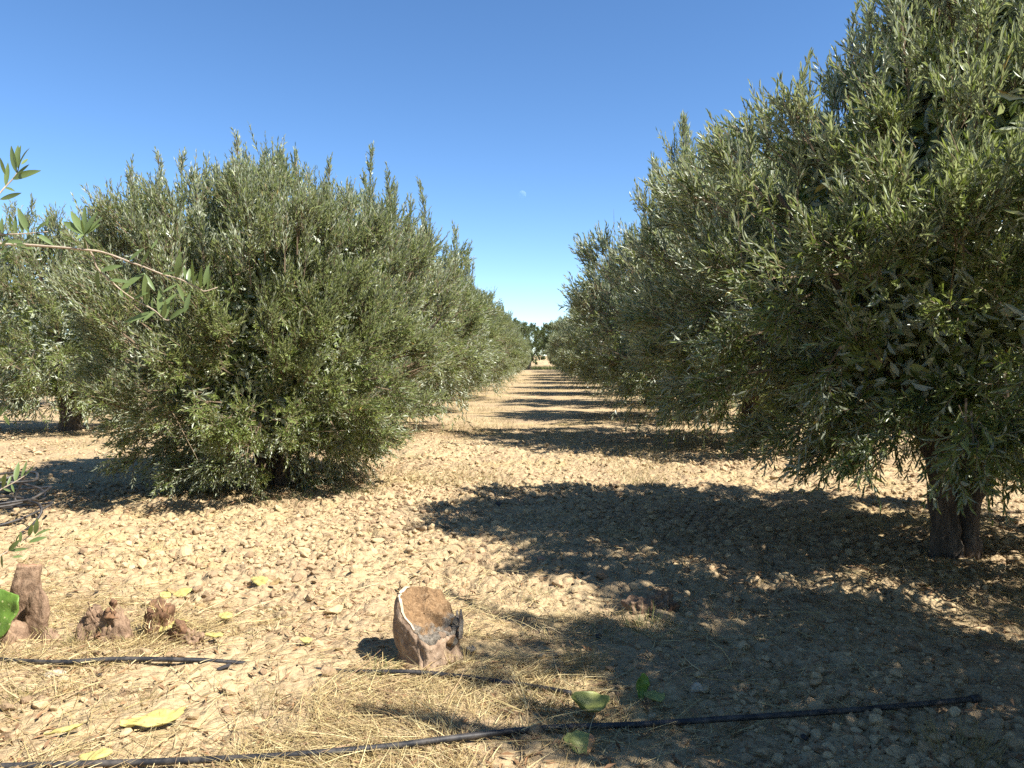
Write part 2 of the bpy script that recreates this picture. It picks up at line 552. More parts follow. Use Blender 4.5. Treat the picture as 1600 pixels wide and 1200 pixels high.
def crown_geo(profile, seed, n_clump, per, leafL, hexa, spires=(), n_spire=14, core=9000, skirt=0, skirt_r=1.25, skirt_z=(0.66, 1.08), gap=0.35, center=(0, 0), shoot=(0.14, 0.29), leaf_pitch=0.0160, aspect=0.20, spread=0.46):
    rng = np.random.default_rng(seed)
    pz = np.array([p[0] for p in profile]); pr = np.array([p[1] for p in profile])
    ph = rng.uniform(0, 6.28, 8)

    def rad(z, th):
        r = np.interp(z, pz, pr)
        return r * (1 + 0.09 * np.sin(2 * th + ph[0] + z) + 0.08 * np.sin(3 * th + ph[1] - 1.7 * z) + 0.06 * np.sin(5 * th + ph[2] + 2.6 * z) + 0.05 * np.sin(7 * th + ph[3] - 4 * z))

    zlo, zhi = pz[0], pz[-1]
    # clumps over the envelope
    z = rng.uniform(zlo, zhi, n_clump * 6)
    w = np.interp(z, pz, pr) / pr.max()
    z = z[rng.uniform(0, 1, len(z)) < np.maximum(w, 0.3)][:n_clump]
    n = len(z)
    th = rng.uniform(0, 2 * math.pi, n)
    f = np.where(rng.uniform(0, 1, n) < 0.62, rng.uniform(0.80, 1.0, n), rng.uniform(0.42, 0.68, n))
    r = rad(z, th) * f
    t = (z - zlo) / (zhi - zlo)
    out = np.stack([np.cos(th), np.sin(th), np.zeros(n)], 1)
    el = np.interp(t, [0, 0.2, 0.45, 0.75, 1.0], [-50, -12, 26, 60, 82]) + rng.normal(0, 15, n)
    el = np.radians(el)
    d = out * np.cos(el)[:, None] + np.array([[0, 0, 1.]]) * np.sin(el)[:, None]
    base = out * r[:, None] * 0.92
    base[:, 2] = z - 0.12 * np.sin(el)
    ax_len = rng.uniform(0.10, 0.30, n)
    size = rng.uniform(0.55, 1.3, n)
    # upright leaders
    sp = list(spires)
    for k in range(n_spire):
        a = rng.uniform(0, 6.28); rr = math.sqrt(rng.uniform(0, 1))
        zz = zlo + (zhi - zlo) * rng.uniform(0.62, 0.9)
        q = float(np.interp(zz, pz, pr)) * rr * 0.9
        sp.append((q * math.cos(a), q * math.sin(a), zz, rng.uniform(0.35, 0.75), rng.normal(0, 0.12), rng.normal(0, 0.12)))
    S_base, S_dir, S_len, S_up = [], [], [], []
    cnt = np.maximum(3, (per * size)).astype(int)
    ci = np.repeat(np.arange(n), cnt)
    s = rng.uniform(0, 1, len(ci))
    S_base.append(base[ci] + d[ci] * (ax_len[ci] * s)[:, None] + rng.normal(0, 0.042, (len(ci), 3)))
    S_dir.append(unit(d[ci] + rng.normal(0, spread, (len(ci), 3)) + np.array([[0, 0, 0.12]])))
    S_len.append(rng.uniform(shoot[0], shoot[1], len(ci)) * (1.05 - 0.35 * s))
    S_up.append(np.interp(t[ci], [0, 0.3, 0.6, 1], [-0.25, 0.15, 0.45, 0.5]))
    tw_a = [base - d * 0.15]; tw_b = [base + d * ax_len[:, None]]
    tw_ra = [np.full(n, 0.007)]; tw_rb = [np.full(n, 0.002)]
    nb = 90
    ib = rng.integers(0, n, nb)
    b_a = base[ib] * np.array([[0.9, 0.9, 1.0]]); b_d = unit(d[ib] + rng.normal(0, 0.7, (nb, 3)))
    tw_a.append(b_a); tw_b.append(b_a + b_d * rng.uniform(0.3, 0.65, (nb, 1))); tw_ra.append(np.full(nb, 0.005)); tw_rb.append(np.full(nb, 0.0012))
    for (x, y, zz, h, lx, ly) in sp:
        m = int(h * 46)
        u = np.sort(rng.uniform(0, 1, m)) 
        top = np.array([x + lx * h, y + ly * h, zz + h])
        b0 = np.array([x, y, zz])
        S_base.append(b0 + (top - b0) * u[:, None])
        a = rng.uniform(0, 6.28, m)
        k = 0.42 - 0.22 * u
        S_dir.append(np.stack([np.cos(a) * k + lx, np.sin(a) * k + ly, np.ones(m)], 1))
        S_len.append(rng.uniform(0.13, 0.26, m) * (1.1 - 0.55 * u))
        S_up.append(np.full(m, 0.1))
        tw_a.append(b0[None] - np.array([[0, 0, 0.05]])); tw_b.append(top[None]); tw_ra.append(np.array([0.004])); tw_rb.append(np.array([0.002]))
    if skirt:
        a = rng.uniform(0, 6.28, skirt); rr = skirt_r * np.sqrt(rng.uniform(0.08, 1, skirt))
        S_base.append(np.stack([rr * np.cos(a), rr * np.sin(a), rng.uniform(skirt_z[0], skirt_z[1], skirt)], 1))
        S_dir.append(np.stack([np.cos(a) * 0.5, np.sin(a) * 0.5, -np.ones(skirt)], 1) + rng.normal(0, 0.35, (skirt, 3)))
        S_len.append(rng.uniform(0.16, 0.34, skirt)); S_up.append(np.full(skirt, -0.1))
    B = np.concatenate(S_base); D = unit(np.concatenate(S_dir)); Ls = np.concatenate(S_len); U = np.concatenate(S_up)
    B[:, 2] = np.maximum(B[:, 2], 0.05)
    # keep shoots out of random hollows so dark gaps show between clumps
    # twigs of the shoots
    mid = B + D * (Ls * 0.5)[:, None]
    end = B + D * Ls[:, None]; end[:, 2] += U * Ls * 0.5
    tw_a += [B]; tw_b += [end]; tw_ra += [np.full(len(B), 0.0026)]; tw_rb += [np.full(len(B), 0.0010)]
    # leaves in opposite pairs
    nl = np.maximum(4, (Ls / leaf_pitch)).astype(int)
    si = np.repeat(np.arange(len(B)), nl)
    start = np.cumsum(nl) - nl
    k = np.arange(len(si)) - start[si]
    u = (k + rng.uniform(0.1, 0.9, len(si))) / nl[si]
    u = 0.06 + 0.94 * u
    P = B[si] + D[si] * (Ls[si] * u)[:, None]
    P[:, 2] += U[si] * Ls[si] * 0.5 * u * u
    sd = D[si].copy(); sd[:, 2] += U[si] * u; sd = unit(sd)
    ref = np.where(np.abs(sd[:, 2:3]) > 0.85, np.array([[1., 0, 0]]), np.array([[0, 0, 1.]]))
    e1 = unit(np.cross(sd, ref)); e2 = np.cross(e1, sd)
    phi = k * 1.5708 + (k % 2) * 3.1416 + rng.normal(0, 0.5, len(k))
    lat = e1 * np.cos(phi)[:, None] + e2 * np.sin(phi)[:, None]
    ang = np.radians(rng.normal(42, 12, len(k)) * (1.05 - 0.5 * u) * (1 - 0.38 * np.clip(sd[:, 2], 0, 1)))
    ax = sd * np.cos(ang)[:, None] + lat * np.sin(ang)[:, None]
    # upper face looks along the shoot (towards its tip) and to the sky
    nr = sd * np.sin(ang)[:, None] - lat * np.cos(ang)[:, None] + np.array([[0, 0, 0.45]]) + rng.normal(0, 0.25, (len(k), 3))
    L = leafL * rng.uniform(0.68, 1.18, len(k)) * (1.05 - 0.35 * u ** 3)
    W = L * aspect * rng.uniform(0.85, 1.2, len(k))
    geos = [leaf_geo(P, ax, nr, L, W, hexa, rng)]
    if core:
        # oversized filler leaves added in the heart of the crown to make it opaque
        zc = rng.uniform(zlo + 0.25, zhi - 0.2, core)
        tc = rng.uniform(0, 6.28, core)
        rc = rad(zc, tc) * 0.55 * np.sqrt(rng.uniform(0, 1, core))
        pc = np.stack([np.cos(tc) * rc, np.sin(tc) * rc, zc], 1)
        ac = rng.normal(0, 1, (core, 3)); nc = rng.normal(0, 1, (core, 3))
        Lc = rng.uniform(0.08, 0.12, core)
        geos.append(leaf_geo(pc, ac, nc, Lc, Lc * 0.36, hexa, rng))
    V = np.concatenate([geos[0][0]] + [g[0] for g in geos[1:]])
    off = len(geos[0][0])
    P_ = [geos[0][1]] + [g[1] + off for g in geos[1:]]
    V[:, 0] += center[0]; V[:, 1] += center[1]
    twV, twP = prism(np.concatenate(tw_a), np.concatenate(tw_b), np.concatenate(tw_ra), np.concatenate(tw_rb))
    twV[:, 0] += center[0]; twV[:, 1] += center[1]
    leaf_rec = (P + np.array([[center[0], center[1], 0]]), ax, nr, L, W)
    return V, np.concatenate(P_), twV, twP, leaf_rec, len(L)


def trunk_geo(stems, seed, seg=10):
    parts = []
    for i, (pts, r0, r1) in enumerate(stems):
        n = 34
        p = spline(pts, n)
        rng = np.random.default_rng(seed + i)
        p[1:-1] += rng.normal(0, 0.004, (n - 2, 3))
        tt = np.linspace(0, 1, n)
        rr = r0 + (r1 - r0) * tt ** 0.8
        rr *= 1 + 0.55 * np.exp(-tt * n / 3.0) + 0.09 * np.sin(tt * 17 + seed + i)
        V_, P_ = tube(p, rr, 26, 0.0, seed + i, True, 0.13)
        for q_ in range(n * 26):
            c_ = p[q_ // 26]; d_ = V_[q_] - c_
            w_ = Vector((V_[q_][0] * 16, V_[q_][1] * 16, V_[q_][2] * 4 + seed))
            k_ = 1 + 0.22 * mnoise.noise(w_) + 0.12 * mnoise.noise(w_ * 2.7) - 0.35 * max(0, mnoise.noise(w_ * 1.4 + Vector((9, 3, i))) - 0.22)
            V_[q_] = c_ + d_ * k_
        parts.append((V_, P_))
    return join_geo(parts)


def limbs_for(profile, seed, n=7, cx=0.0, cy=0.0, z0=0.55):
    rng = np.random.default_rng(seed)
    pz = np.array([p[0] for p in profile]); pr = np.array([p[1] for p in profile])
    parts = []
    for k in range(n):
        a = 2 * math.pi * (k + rng.uniform(-0.3, 0.3)) / n
        z1 = rng.uniform(0.45, 0.9) * pz[-1]
        r = float(np.interp(z1, pz, pr)) * rng.uniform(0.45, 0.8)
        p0 = (cx * 0.6 + rng.normal(0, 0.05), cy * 0.6 + rng.normal(0, 0.05), z0 + rng.uniform(-0.1, 0.1))
        p2 = (cx + r * math.cos(a), cy + r * math.sin(a), z1)
        p1 = ((p0[0] + p2[0]) / 2 - 0.1 * math.cos(a), (p0[1] + p2[1]) / 2 - 0.1 * math.sin(a), z0 + (z1 - z0) * 0.42)
        parts.append(tube(spline([p0, p1, p2], 10), np.linspace(0.045, 0.012, 10), 6, 0.06, seed + k, False))
    return join_geo(parts)


def tree(name, loc, rz, label, group, meshes, cat='tree', sc=1.0):
    t = empty(name, loc, rz)
    t.scale = (sc, sc, sc)
    tag(t, label, cat, group)
    for nm, me in meshes:
        o = link(nm, me, t)
        if nm in ('crown', 'twigs'): o['kind'] = 'stuff'
    return t


def copy_tree(o, loc, rz, sc, label, group):
    c = o.copy(); COL.objects.link(c)
    c.location = loc; c.rotation_euler = (0, 0, rz); c.scale = sc
    if label: c['label'] = label
    if group: c['group'] = group
    for ch in o.children:
        d = ch.copy(); COL.objects.link(d); d.parent = c
    return c


def make_meshes(nm, profile, stems, seed, hexa=False, center=(0, 0), **kw):
    V, P, tV, tP, rec, nleaf = crown_geo(profile, seed, hexa=hexa, center=center, **kw)
    print(nm, 'leaves', nleaf)
    cr = np_mesh(nm + '_crown', V, [P], [M['leaf']])
    tw = np_mesh(nm + '_twigs', tV, [tP], [M['twig']])
    v, p = trunk_geo(stems, seed)
    tr = np_mesh(nm + '_trunk', v, p, [M['bark']], smooth=True)
    v, p = limbs_for(profile, seed + 5, cx=center[0], cy=center[1])
    lb = np_mesh(nm + '_limbs', v, p, [M['bark']], smooth=True)
    return [('trunk', tr), ('limb', lb), ('crown', cr), ('twigs', tw)], rec


# --- the big tree on the right, nearest the camera
pr_right = [(0.66, 1.0), (0.84, 1.50), (1.1, 1.84), (1.5, 1.92), (1.9, 1.90), (2.25, 1.76), (2.46, 1.46), (2.72, 1.12), (3.05, 0.80), (3.45, 0.42)]
stems_right = [
    ([(-0.05, 0, -0.08), (-0.06, 0.02, 0.35), (-0.16, 0.0, 0.7), (-0.42, 0.10, 1.25), (-0.55, 0.2, 1.9)], 0.078, 0.04),
    ([(0.06, 0.05, -0.08), (0.10, 0.05, 0.3), (0.30, 0.05, 0.75), (0.62, 0.25, 1.4), (0.8, 0.4, 2.2)], 0.082, 0.04),
    ([(0.02, 0.10, -0.08), (0.04, 0.16, 0.4), (0.10, 0.5, 1.1), (0.15, 0.8, 2.2)], 0.085, 0.035),
]
right_meshes, rec_right = make_meshes('near_tree', pr_right, stems_right, 11, hexa=True, center=(0.12, 0.14),
                                      n_clump=370, per=34, leafL=0.070, aspect=0.168, core=20000, skirt=210, n_spire=22,
                                      spires=[(-1.35, 0.2, 1.95, 0.50, -0.05, 0), (-1.1, -0.2, 2.15, 0.50, 0.0, 0), (-0.8, 0.1, 2.4, 0.50, 0.05, 0), (-1.5, -0.5, 1.8, 0.5, -0.1, 0),
                                              (-0.3, -0.3, 2.75, 0.7, 0, 0), (0.1, 0.1, 2.9, 0.9, 0.05, 0), (0.5, -0.2, 2.8, 0.9, 0, 0), (-0.45, 0.5, 2.6, 0.6, 0, 0)])
p = on_ground(1492, 872)
TR = (p.x, p.y, gz(p.x, p.y))
near_tree = tree('olive_tree', TR, 0, 'big olive tree closest on the right, dark foliage hanging over bare stems', 'olive trees in rows', right_meshes)

# --- the round tree on the left
pr_left = [(0.16, 0.75), (0.45, 1.15), (0.8, 1.45), (1.2, 1.58), (1.7, 1.60), (2.1, 1.52), (2.4, 1.36), (2.62, 1.14), (2.76, 0.90), (2.86, 0.45)]
stems_left = [
    ([(-0.08, 0, -0.08), (-0.10, 0, 0.35), (-0.35, 0.0, 0.9), (-0.6, 0.1, 1.7)], 0.085, 0.035),
    ([(0.08, 0.03, -0.08), (0.12, 0.04, 0.35), (0.40, 0.1, 1.0), (0.6, 0.2, 1.8)], 0.085, 0.035),
    ([(0.0, 0.08, -0.08), (0.0, 0.12, 0.4), (0.05, 0.5, 1.1), (0.0, 0.6, 2.0)], 0.08, 0.03),
]
left_meshes, rec_left = make_meshes('round_tree', pr_left, stems_left, 23, hexa=False, center=(0.05, 0.0),
                                    n_clump=540, per=30, leafL=0.060, skirt=200, skirt_z=(0.24, 0.75), skirt_r=0.9, core=16000, n_spire=30, leaf_pitch=0.0145,
                                    spires=[(-0.95, -0.3, 2.45, 0.62, -0.03, 0), (-0.7, 0.1, 2.5, 0.6, 0, 0), (0.9, 0, 2.4, 0.78, 0.03, 0), (1.25, 0.1, 2.2, 0.5, 0.06, 0),
                                            (-0.15, -0.3, 2.5, 0.62, 0, 0), (0.2, 0, 2.55, 0.6, 0, 0), (-0.5, 0.1, 2.45, 0.6, 0, 0), (0.55, -0.1, 2.5, 0.55, 0, 0)])
tree('olive_tree', (-2.48, 7.0, gz(-2.48, 7.0)), 0, 'round bushy olive tree left of the alley, its foliage down to the ground', 'olive trees in rows', left_meshes).scale = (0.96, 0.96, 0.955)

# --- row trees, two kinds copied along the rows
pr_a = [(0.30, 0.8), (0.6, 1.35), (1.0, 1.72), (1.5, 1.85), (2.0, 1.72), (2.4, 1.40), (2.75, 1.0), (3.05, 0.5)]
stems_a = [([(-0.05, 0, -0.1), (-0.08, 0, 0.4), (-0.35, 0.1, 1.0), (-0.5, 0.1, 1.8)], 0.10, 0.04), ([(0.06, 0, -0.1), (0.1, 0.05, 0.4), (0.4, -0.1, 1.0), (0.6, -0.2, 1.9)], 0.09, 0.04)]
mesh_a, _ = make_meshes('row_tree', pr_a, stems_a, 37, hexa=False, n_clump=300, per=24, leafL=0.082, skirt=260, skirt_z=(0.30, 0.90), skirt_r=1.4, core=9000, n_spire=26, leaf_pitch=0.023)
pr_b = [(0.45, 0.95), (0.75, 1.5), (1.15, 1.78), (1.6, 1.75), (2.1, 1.55), (2.5, 1.22), (2.9, 0.7), (3.15, 0.35)]
mesh_b, _ = make_meshes('spreading_tree', pr_b, stems_a, 41, hexa=False, n_clump=280, per=24, leafL=0.082, skirt=260, skirt_z=(0.30, 0.90), skirt_r=1.4, core=9000, n_spire=22, leaf_pitch=0.023)

rng = random.Random(5)
protos = {}


def row_tree(kind, x, y, label, sc=1.0, scz=1.0, rz=None):
    rz = rng.uniform(0, 6.28) if rz is None else rz
    loc = (x, y, gz(x, y))
    if kind not in protos:
        t = tree('olive_tree', loc, rz, label, 'olive trees in rows', mesh_a if kind == 'a' else mesh_b)
        t.scale = (sc, sc, sc * scz)
        protos[kind] = t
        return t
    return copy_tree(protos[kind], loc, rz, (sc, sc, sc * scz), label, 'olive trees in rows')


ordinal = ['', 'second', 'third', 'fourth', 'fifth', 'sixth', 'seventh', 'eighth', 'ninth', 'tenth', 'eleventh', 'twelfth', 'thirteenth', 'fourteenth', 'fifteenth', 'sixteenth']
# right row: one just outside the frame beside the camera (its shade lies across the foreground), then on into the distance
row_tree('b', 3.36, 1.55, 'olive tree beside the camera, past the right edge, shading the front ground', 1.06, 1.15, 0.4)
row_tree('a', 3.3, -3.4, 'added olive tree behind the camera on the right, out of view', 1.0, 1.1)  # unseen tree added to block skylight from behind
row_tree('a', 8.2, 3.4, 'added olive tree far right out of view, level with the camera', 1.05, 1.1)  # also added out of view, darkens the skylight from the right
right_y = [10.3, 15.4, 19.9, 25.4, 31.0, 36.8, 42, 47.2, 52.5, 57.8, 63, 68.3, 73.5]
for i, y in enumerate(right_y):
    row_tree('ab'[i % 2], 2.75 + rng.uniform(-0.12, 0.12), y + rng.uniform(-0.2, 0.2), 'olive tree, %s from the front in the row right of the alley' % ordinal[i + 1],
             (1.2, 1.16, 1.14)[i] if i < 3 else rng.uniform(1.06, 1.18), (1.12, 1.08, 1.08)[i] if i < 3 else rng.uniform(0.98, 1.12))
left_y = [12.3, 17.5, 22.7, 28, 33.2, 38.4, 43.6, 48.8, 54, 59.3, 64.5, 69.7]
for i, y in enumerate(left_y):
    row_tree('ba'[i % 2], -2.82 + rng.uniform(-0.12, 0.12), y + rng.uniform(-0.2, 0.2), 'olive tree, %s from the front in the row left of the alley' % ordinal[i + 1],
             rng.uniform(1.06, 1.16), rng.uniform(0.96, 1.08))
y2 = [12.4, 17.2, 22.4, 27.6, 33, 38.2, 43.4, 48.6, 54, 59]
for i, y in enumerate(y2):
    row_tree('ab'[i % 2], -7.8 + rng.uniform(-0.15, 0.15), y + rng.uniform(-0.2, 0.2),
             'olive tree with bare trunk in shade at the left edge, behind the round tree' if i == 0 else 'olive tree, %s from the front in the far left row' % ordinal[i],
             1.10 if i == 0 else rng.uniform(0.94, 1.04), 1.0)
for i, y in enumerate([19, 24.4, 29.6, 35, 40.2]):
    row_tree('ba'[i % 2], -13 + rng.uniform(-0.15, 0.15), y, 'olive tree behind the far left row, %s from the front' % ordinal[i] if i else 'olive tree behind the far left row, at its front end', rng.uniform(0.94, 1.04))
for i, y in enumerate([8.5, 13.6, 18.8, 24, 29.3, 34.5, 40]):
    row_tree('ab'[i % 2], 8.0 + rng.uniform(-0.15, 0.15), y, 'olive tree glimpsed under the right row, %s from the front' % ordinal[i] if i else 'olive tree glimpsed under the right row, at its front end', rng.uniform(0.94, 1.04))

# --- far end of the alley
bx = np.linspace(-45, 45, 120); by = np.linspace(0, 12, 14)
BX, BY = np.meshgrid(bx, by)
prof_ = np.interp(BY.ravel(), [0, 2.5, 5, 8, 12], [-0.2, 0.75, 1.45, 1.6, 1.3]) * (0.85 + 0.35 * fbm(BX.ravel() * 0.18, BY.ravel() * 0.1, 7, 3)) + (fbm(BX.ravel() * 1.4, BY.ravel() * 1.4, 8, 3) - 0.5) * 0.3
i2 = np.arange(120 * 14).reshape(14, 120)
bq = np.stack([i2[:-1, :-1].ravel(), i2[:-1, 1:].ravel(), i2[1:, 1:].ravel(), i2[1:, :-1].ravel()], 1)
tag(link('earth_bank', np_mesh('earth_bank', np.stack([BX.ravel(), BY.ravel() + 92, prof_], 1), [bq], [M['soil']], smooth=True)),
    'pale dry earth bank closing the far end of the alley', kind='structure')

pr_c = [(0.9, 1.2), (1.5, 1.9), (2.4, 2.2), (3.4, 2.0), (4.2, 1.4), (4.9, 0.5)]
V, P, tV, tP, _, nl_ = crown_geo(pr_c, 77, n_clump=190, per=12, leafL=0.20, hexa=False, n_spire=5, core=5000, leaf_pitch=0.05, aspect=0.45, shoot=(0.2, 0.45))
crown_c = np_mesh('dark_crown', V, [P], [M['leaf_dark']])
tw_c = np_mesh('dark_twigs', tV, [tP], [M['twig']])
v, p = trunk_geo([([(0, 0, -0.2), (0.1, 0, 0.8), (-0.1, 0.1, 2.0), (0.1, 0, 3.2)], 0.2, 0.07), ([(0.05, 0, 0.5), (0.6, 0.2, 1.4), (1.0, 0.2, 2.4)], 0.1, 0.04)], 78)
trunk_c = np_mesh('dark_trunk', v, p, [M['bark']], smooth=True)
dark = None
for i, (px_, y, sc, lab) in enumerate([(826, 84, 1.0, 'dark round-leaved tree at the far end of the alley, left of the pale bank'), (884, 80, 1.05, 'dark round-leaved tree at the far end of the alley, right of the pale bank'),
                                       (857, 108, 0.98, 'dark tree behind the pale bank in the middle of the alley end'), (800, 108, 1.1, 'dark tree far behind the end of the left row'), (930, 110, 1.15, 'dark tree far behind the end of the right row'),
                                       (700, 112, 1.2, 'dark tree far behind the left rows'), (560, 115, 1.3, 'dark tree far behind the round tree')]):
    q = at(px_, 560, y)
    if dark is None:
        dark = tree('carob_tree', (q.x, y, 0), 0.3, lab, 'dark trees closing the view', [('trunk', trunk_c), ('crown', crown_c), ('twigs', tw_c)])
    else:
        copy_tree(dark, (q.x, y, 1.2 if y > 95 else 0), i * 1.7, (sc, sc, sc), lab, 'dark trees closing the view')

# ------------------------------------------------------------------ leaves of the nearest tree that can be told apart
def leaf_mesh(name, mat, bend=0.08, seg=6, width=0.19):
    """unit-long olive leaf along +X, upper face +Z, folded along the midrib and curved"""
    V, Q = [], []
    for i in range(seg + 1):
        u = i / seg
        w = width * 0.5 * (math.sin(math.pi * min(1, u * 0.97 + 0.015)) ** 0.75) * (1.05 - 0.25 * u)
        z = -bend * (u * u) * 1.2 + bend * 0.5 * u
        V += [(u, -w, z + w * 0.28), (u, 0, z), (u, w, z + w * 0.28)]
    for i in range(seg):
        a = i * 3
        Q += [(a, a + 3, a + 4, a + 1), (a + 1, a + 4, a + 5, a + 2)]
    return np_mesh(name, np.array(V), [np.array(Q)], [mat], smooth=True)


def leaf_matrix(base, ax, nr, L):
    ax = Vector(ax).normalized()
    nr = Vector(nr); nr = (nr - ax * nr.dot(ax)).normalized()
    sd = nr.cross(ax)
    m = Matrix((ax, sd, nr)).transposed().to_4x4()
    return Matrix.Translation(Vector(base)) @ m @ Matrix.Diagonal((L, L, L, 1))


Pn, An, Nn, Ln, Wn = rec_right
wp = Pn + np.array([TR])
dist = np.linalg.norm(wp - np.array([[0, 0, CAM_H]]), axis=1)
invr = np.array(CAM_ROT.inverted())
cc = (wp - np.array([[0, 0, CAM_H]])) @ invr.T
sx = 800 + F * cc[:, 0] / -cc[:, 2]; sy = 600 - F * cc[:, 1] / -cc[:, 2]
facing = np.linalg.norm(np.cross(An / np.linalg.norm(An, axis=1, keepdims=True), (wp - np.array([[0, 0, CAM_H]])) / dist[:, None]), axis=1)
ok = (sx > 0) & (sx < 1600) & (sy > 0) & (sy < 1200)
score = np.where(ok, Ln * facing / dist, 0)
pick = np.argsort(-score)[:1400]
pick = np.array(sorted(pick, key=lambda i: dist[i]))[:290]
hex_near = [leaf_mesh('olive_leaf_%s' % n, M['leaf'], b, 5, w) for n, b, w in (('straight', 0.02, 0.19), ('curved', 0.12, 0.20), ('reflexed', -0.1, 0.18))]
for i in pick:
    o = link('leaf', hex_near[int(i) % 3], near_tree)
    o.matrix_local = leaf_matrix(Pn[i], An[i], Nn[i], float(Ln[i]) * 1.12)

# ------------------------------------------------------------------ the tree at the left edge and its branches
edge_meshes = mesh_b
ex, ey = -3.95, 2.0
edge_tree = empty('olive_tree', (ex, ey, gz(ex, ey)), 0)
tag(edge_tree, 'olive tree mostly outside the left edge, thin leafy branches reaching into view', 'tree', 'olive trees in rows')
for nm, me in edge_meshes:
    o = link(nm, me, edge_tree)
    o.rotation_euler = (0, 0, 2.0)
    if nm in ('crown', 'twigs'): o['kind'] = 'stuff'
EO = Vector((ex, ey, gz(ex, ey)))
near_leaf = [leaf_mesh('near_leaf_straight', M['leaf_near'], 0.03, 6, 0.25), leaf_mesh('near_leaf_curved', M['leaf_near'], 0.14, 6, 0.26), leaf_mesh('near_leaf_narrow', M['leaf_near'], -0.08, 6, 0.21)]
lr = random.Random(9)


def branch(stem_px, depth0, depth1, leaves, r0=0.0032, r1=0.0012, root=None, label=None):
    n = max(8, len(stem_px) * 4)
    m = len(stem_px)
    pts = [at(px_, py_, depth0 + (depth1 - depth0) * i / max(1, m - 1)) for i, (px_, py_) in enumerate(stem_px)]
    xs_ = [q[0] for q in stem_px]
    if root is not None: pts = [Vector(root)] + pts
    sp = spline([tuple(q - EO) for q in pts], n)
    V, P = tube(sp, np.linspace(r0, r1, n), 6, 0.08, len(leaves), True)
    b = link('branch', np_mesh('branch', V, P, [M['twig_near']], smooth=True), edge_tree)
    if label: b['label'] = label
    spw = sp + np.array(EO)
    proj = []
    for q in spw:
        c = np.array(CAM_ROT.inverted() @ (Vector(q) - Vector((0, 0, CAM_H))))
        proj.append((800 + F * c[0] / -c[2], 600 - F * c[1] / -c[2]))
    proj = np.array(proj)
    for (x0, y0, x1, y1) in leaves:
        j = int(np.argmin((proj[:, 0] - x0) ** 2 + (proj[:, 1] - y0) ** 2))
        dep = float(spw[j][1])
        base = at(x0, y0, dep) if math.hypot(proj[j, 0] - x0, proj[j, 1] - y0) > 7 else Vector(spw[j])
        tip = at(x1, y1, dep + lr.uniform(-0.025, 0.025))
        ax = tip - base
        L = ax.length
        nr = Vector((lr.uniform(-0.4, 0.7), lr.uniform(-1.2, -0.5), lr.uniform(0.1, 0.9)))
        o = link('leaf', lr.choice(near_leaf), b)
        o.matrix_local = leaf_matrix(base - EO, ax, nr, L)
    return b


def z4(*a): return [(140 + 0.15 * x0, 340 + 0.15 * y0, 140 + 0.15 * x1, 340 + 0.15 * y1) for x0, y0, x1, y1 in a]
def z3(*a): return [(0.175 * x0, 210 + 0.175 * y0, 0.175 * x1, 210 + 0.175 * y1) for x0, y0, x1, y1 in a]
def z5(*a): return [(0.2333 * x0, 620 + 0.2333 * y0, 0.2333 * x1, 620 + 0.2333 * y1) for x0, y0, x1, y1 in a]


HUB = at(-190, 470, 1.95)
main = branch([(-60, 388), (17, 382), (87, 386), (140, 391), (164, 395), (205, 410), (222, 416), (255, 429), (278, 435), (310, 450), (320, 455), (340, 449)], 1.72, 1.86,
              z4((410, 440, 570, 310), (560, 480, 640, 320), (640, 330, 720, 220), (770, 590, 900, 570), (910, 600, 940, 360), (930, 610, 945, 490), (1000, 670, 985, 510), (1045, 670, 1045, 520),
                 (1085, 690, 1080, 430), (1110, 680, 1115, 580), (1165, 730, 1165, 500), (1195, 710, 1240, 490), (1220, 720, 1270, 560), (760, 780, 920, 690), (915, 690, 1000, 900), (570, 580, 680, 770)) +
              z3((750, 1020, 770, 910), (160, 1025, 310, 1015), (100, 950, 240, 990)), root=HUB, label='thin pale olive twig reaching furthest into view')
branch([(140, 391), (147, 404), (152, 419), (170, 436), (190, 454), (212, 469), (233, 480), (244, 487), (257, 499), (266, 500)], 1.765, 1.83,
       z4((130, 520, 330, 490), (70, 545, 85, 770), (210, 640, 440, 690), (330, 740, 570, 575), (395, 800, 395, 700), (330, 760, 345, 830), (615, 900, 575, 590), (655, 950, 650, 830), (480, 810, 600, 775),
          (680, 990, 370, 1100), (665, 1010, 545, 1080), (730, 1010, 735, 720), (800, 1030, 840, 810), (780, 1040, 790, 870), (750, 910, 950, 775), (865, 1000, 880, 840), (830, 1070, 1010, 930), (990, 1000, 1050, 770), (930, 1030, 985, 1060)),
       0.0024, 0.001, label='lower fork of the twig, bright green leaves at its tip')
branch([(137, 390), (134, 378), (131, 366)], 1.76, 1.74,
       z3((750, 890, 550, 765), (750, 880, 630, 680), (750, 880, 770, 640), (760, 880, 870, 690), (770, 890, 905, 800), (770, 890, 930, 740), (780, 900, 850, 1000), (750, 890, 680, 930), (770, 910, 775, 1040), (755, 885, 735, 760)), 0.0016, 0.0008)
branch([(-40, 345), (0, 301), (10, 290), (23, 276), (29, 264)], 1.66, 1.70,
       z3((40, 450, 80, 260), (45, 360, 0, 205), (130, 330, 95, 100), (140, 300, 150, 90), (165, 250, 175, 90), (185, 280, 240, 110), (190, 270, 250, 215), (145, 365, 275, 275), (135, 410, 345, 315), (50, 485, 130, 500), (0, 580, 205, 530)),
       0.0024, 0.001, root=HUB, label='upper twig against the sky with upright leaves')
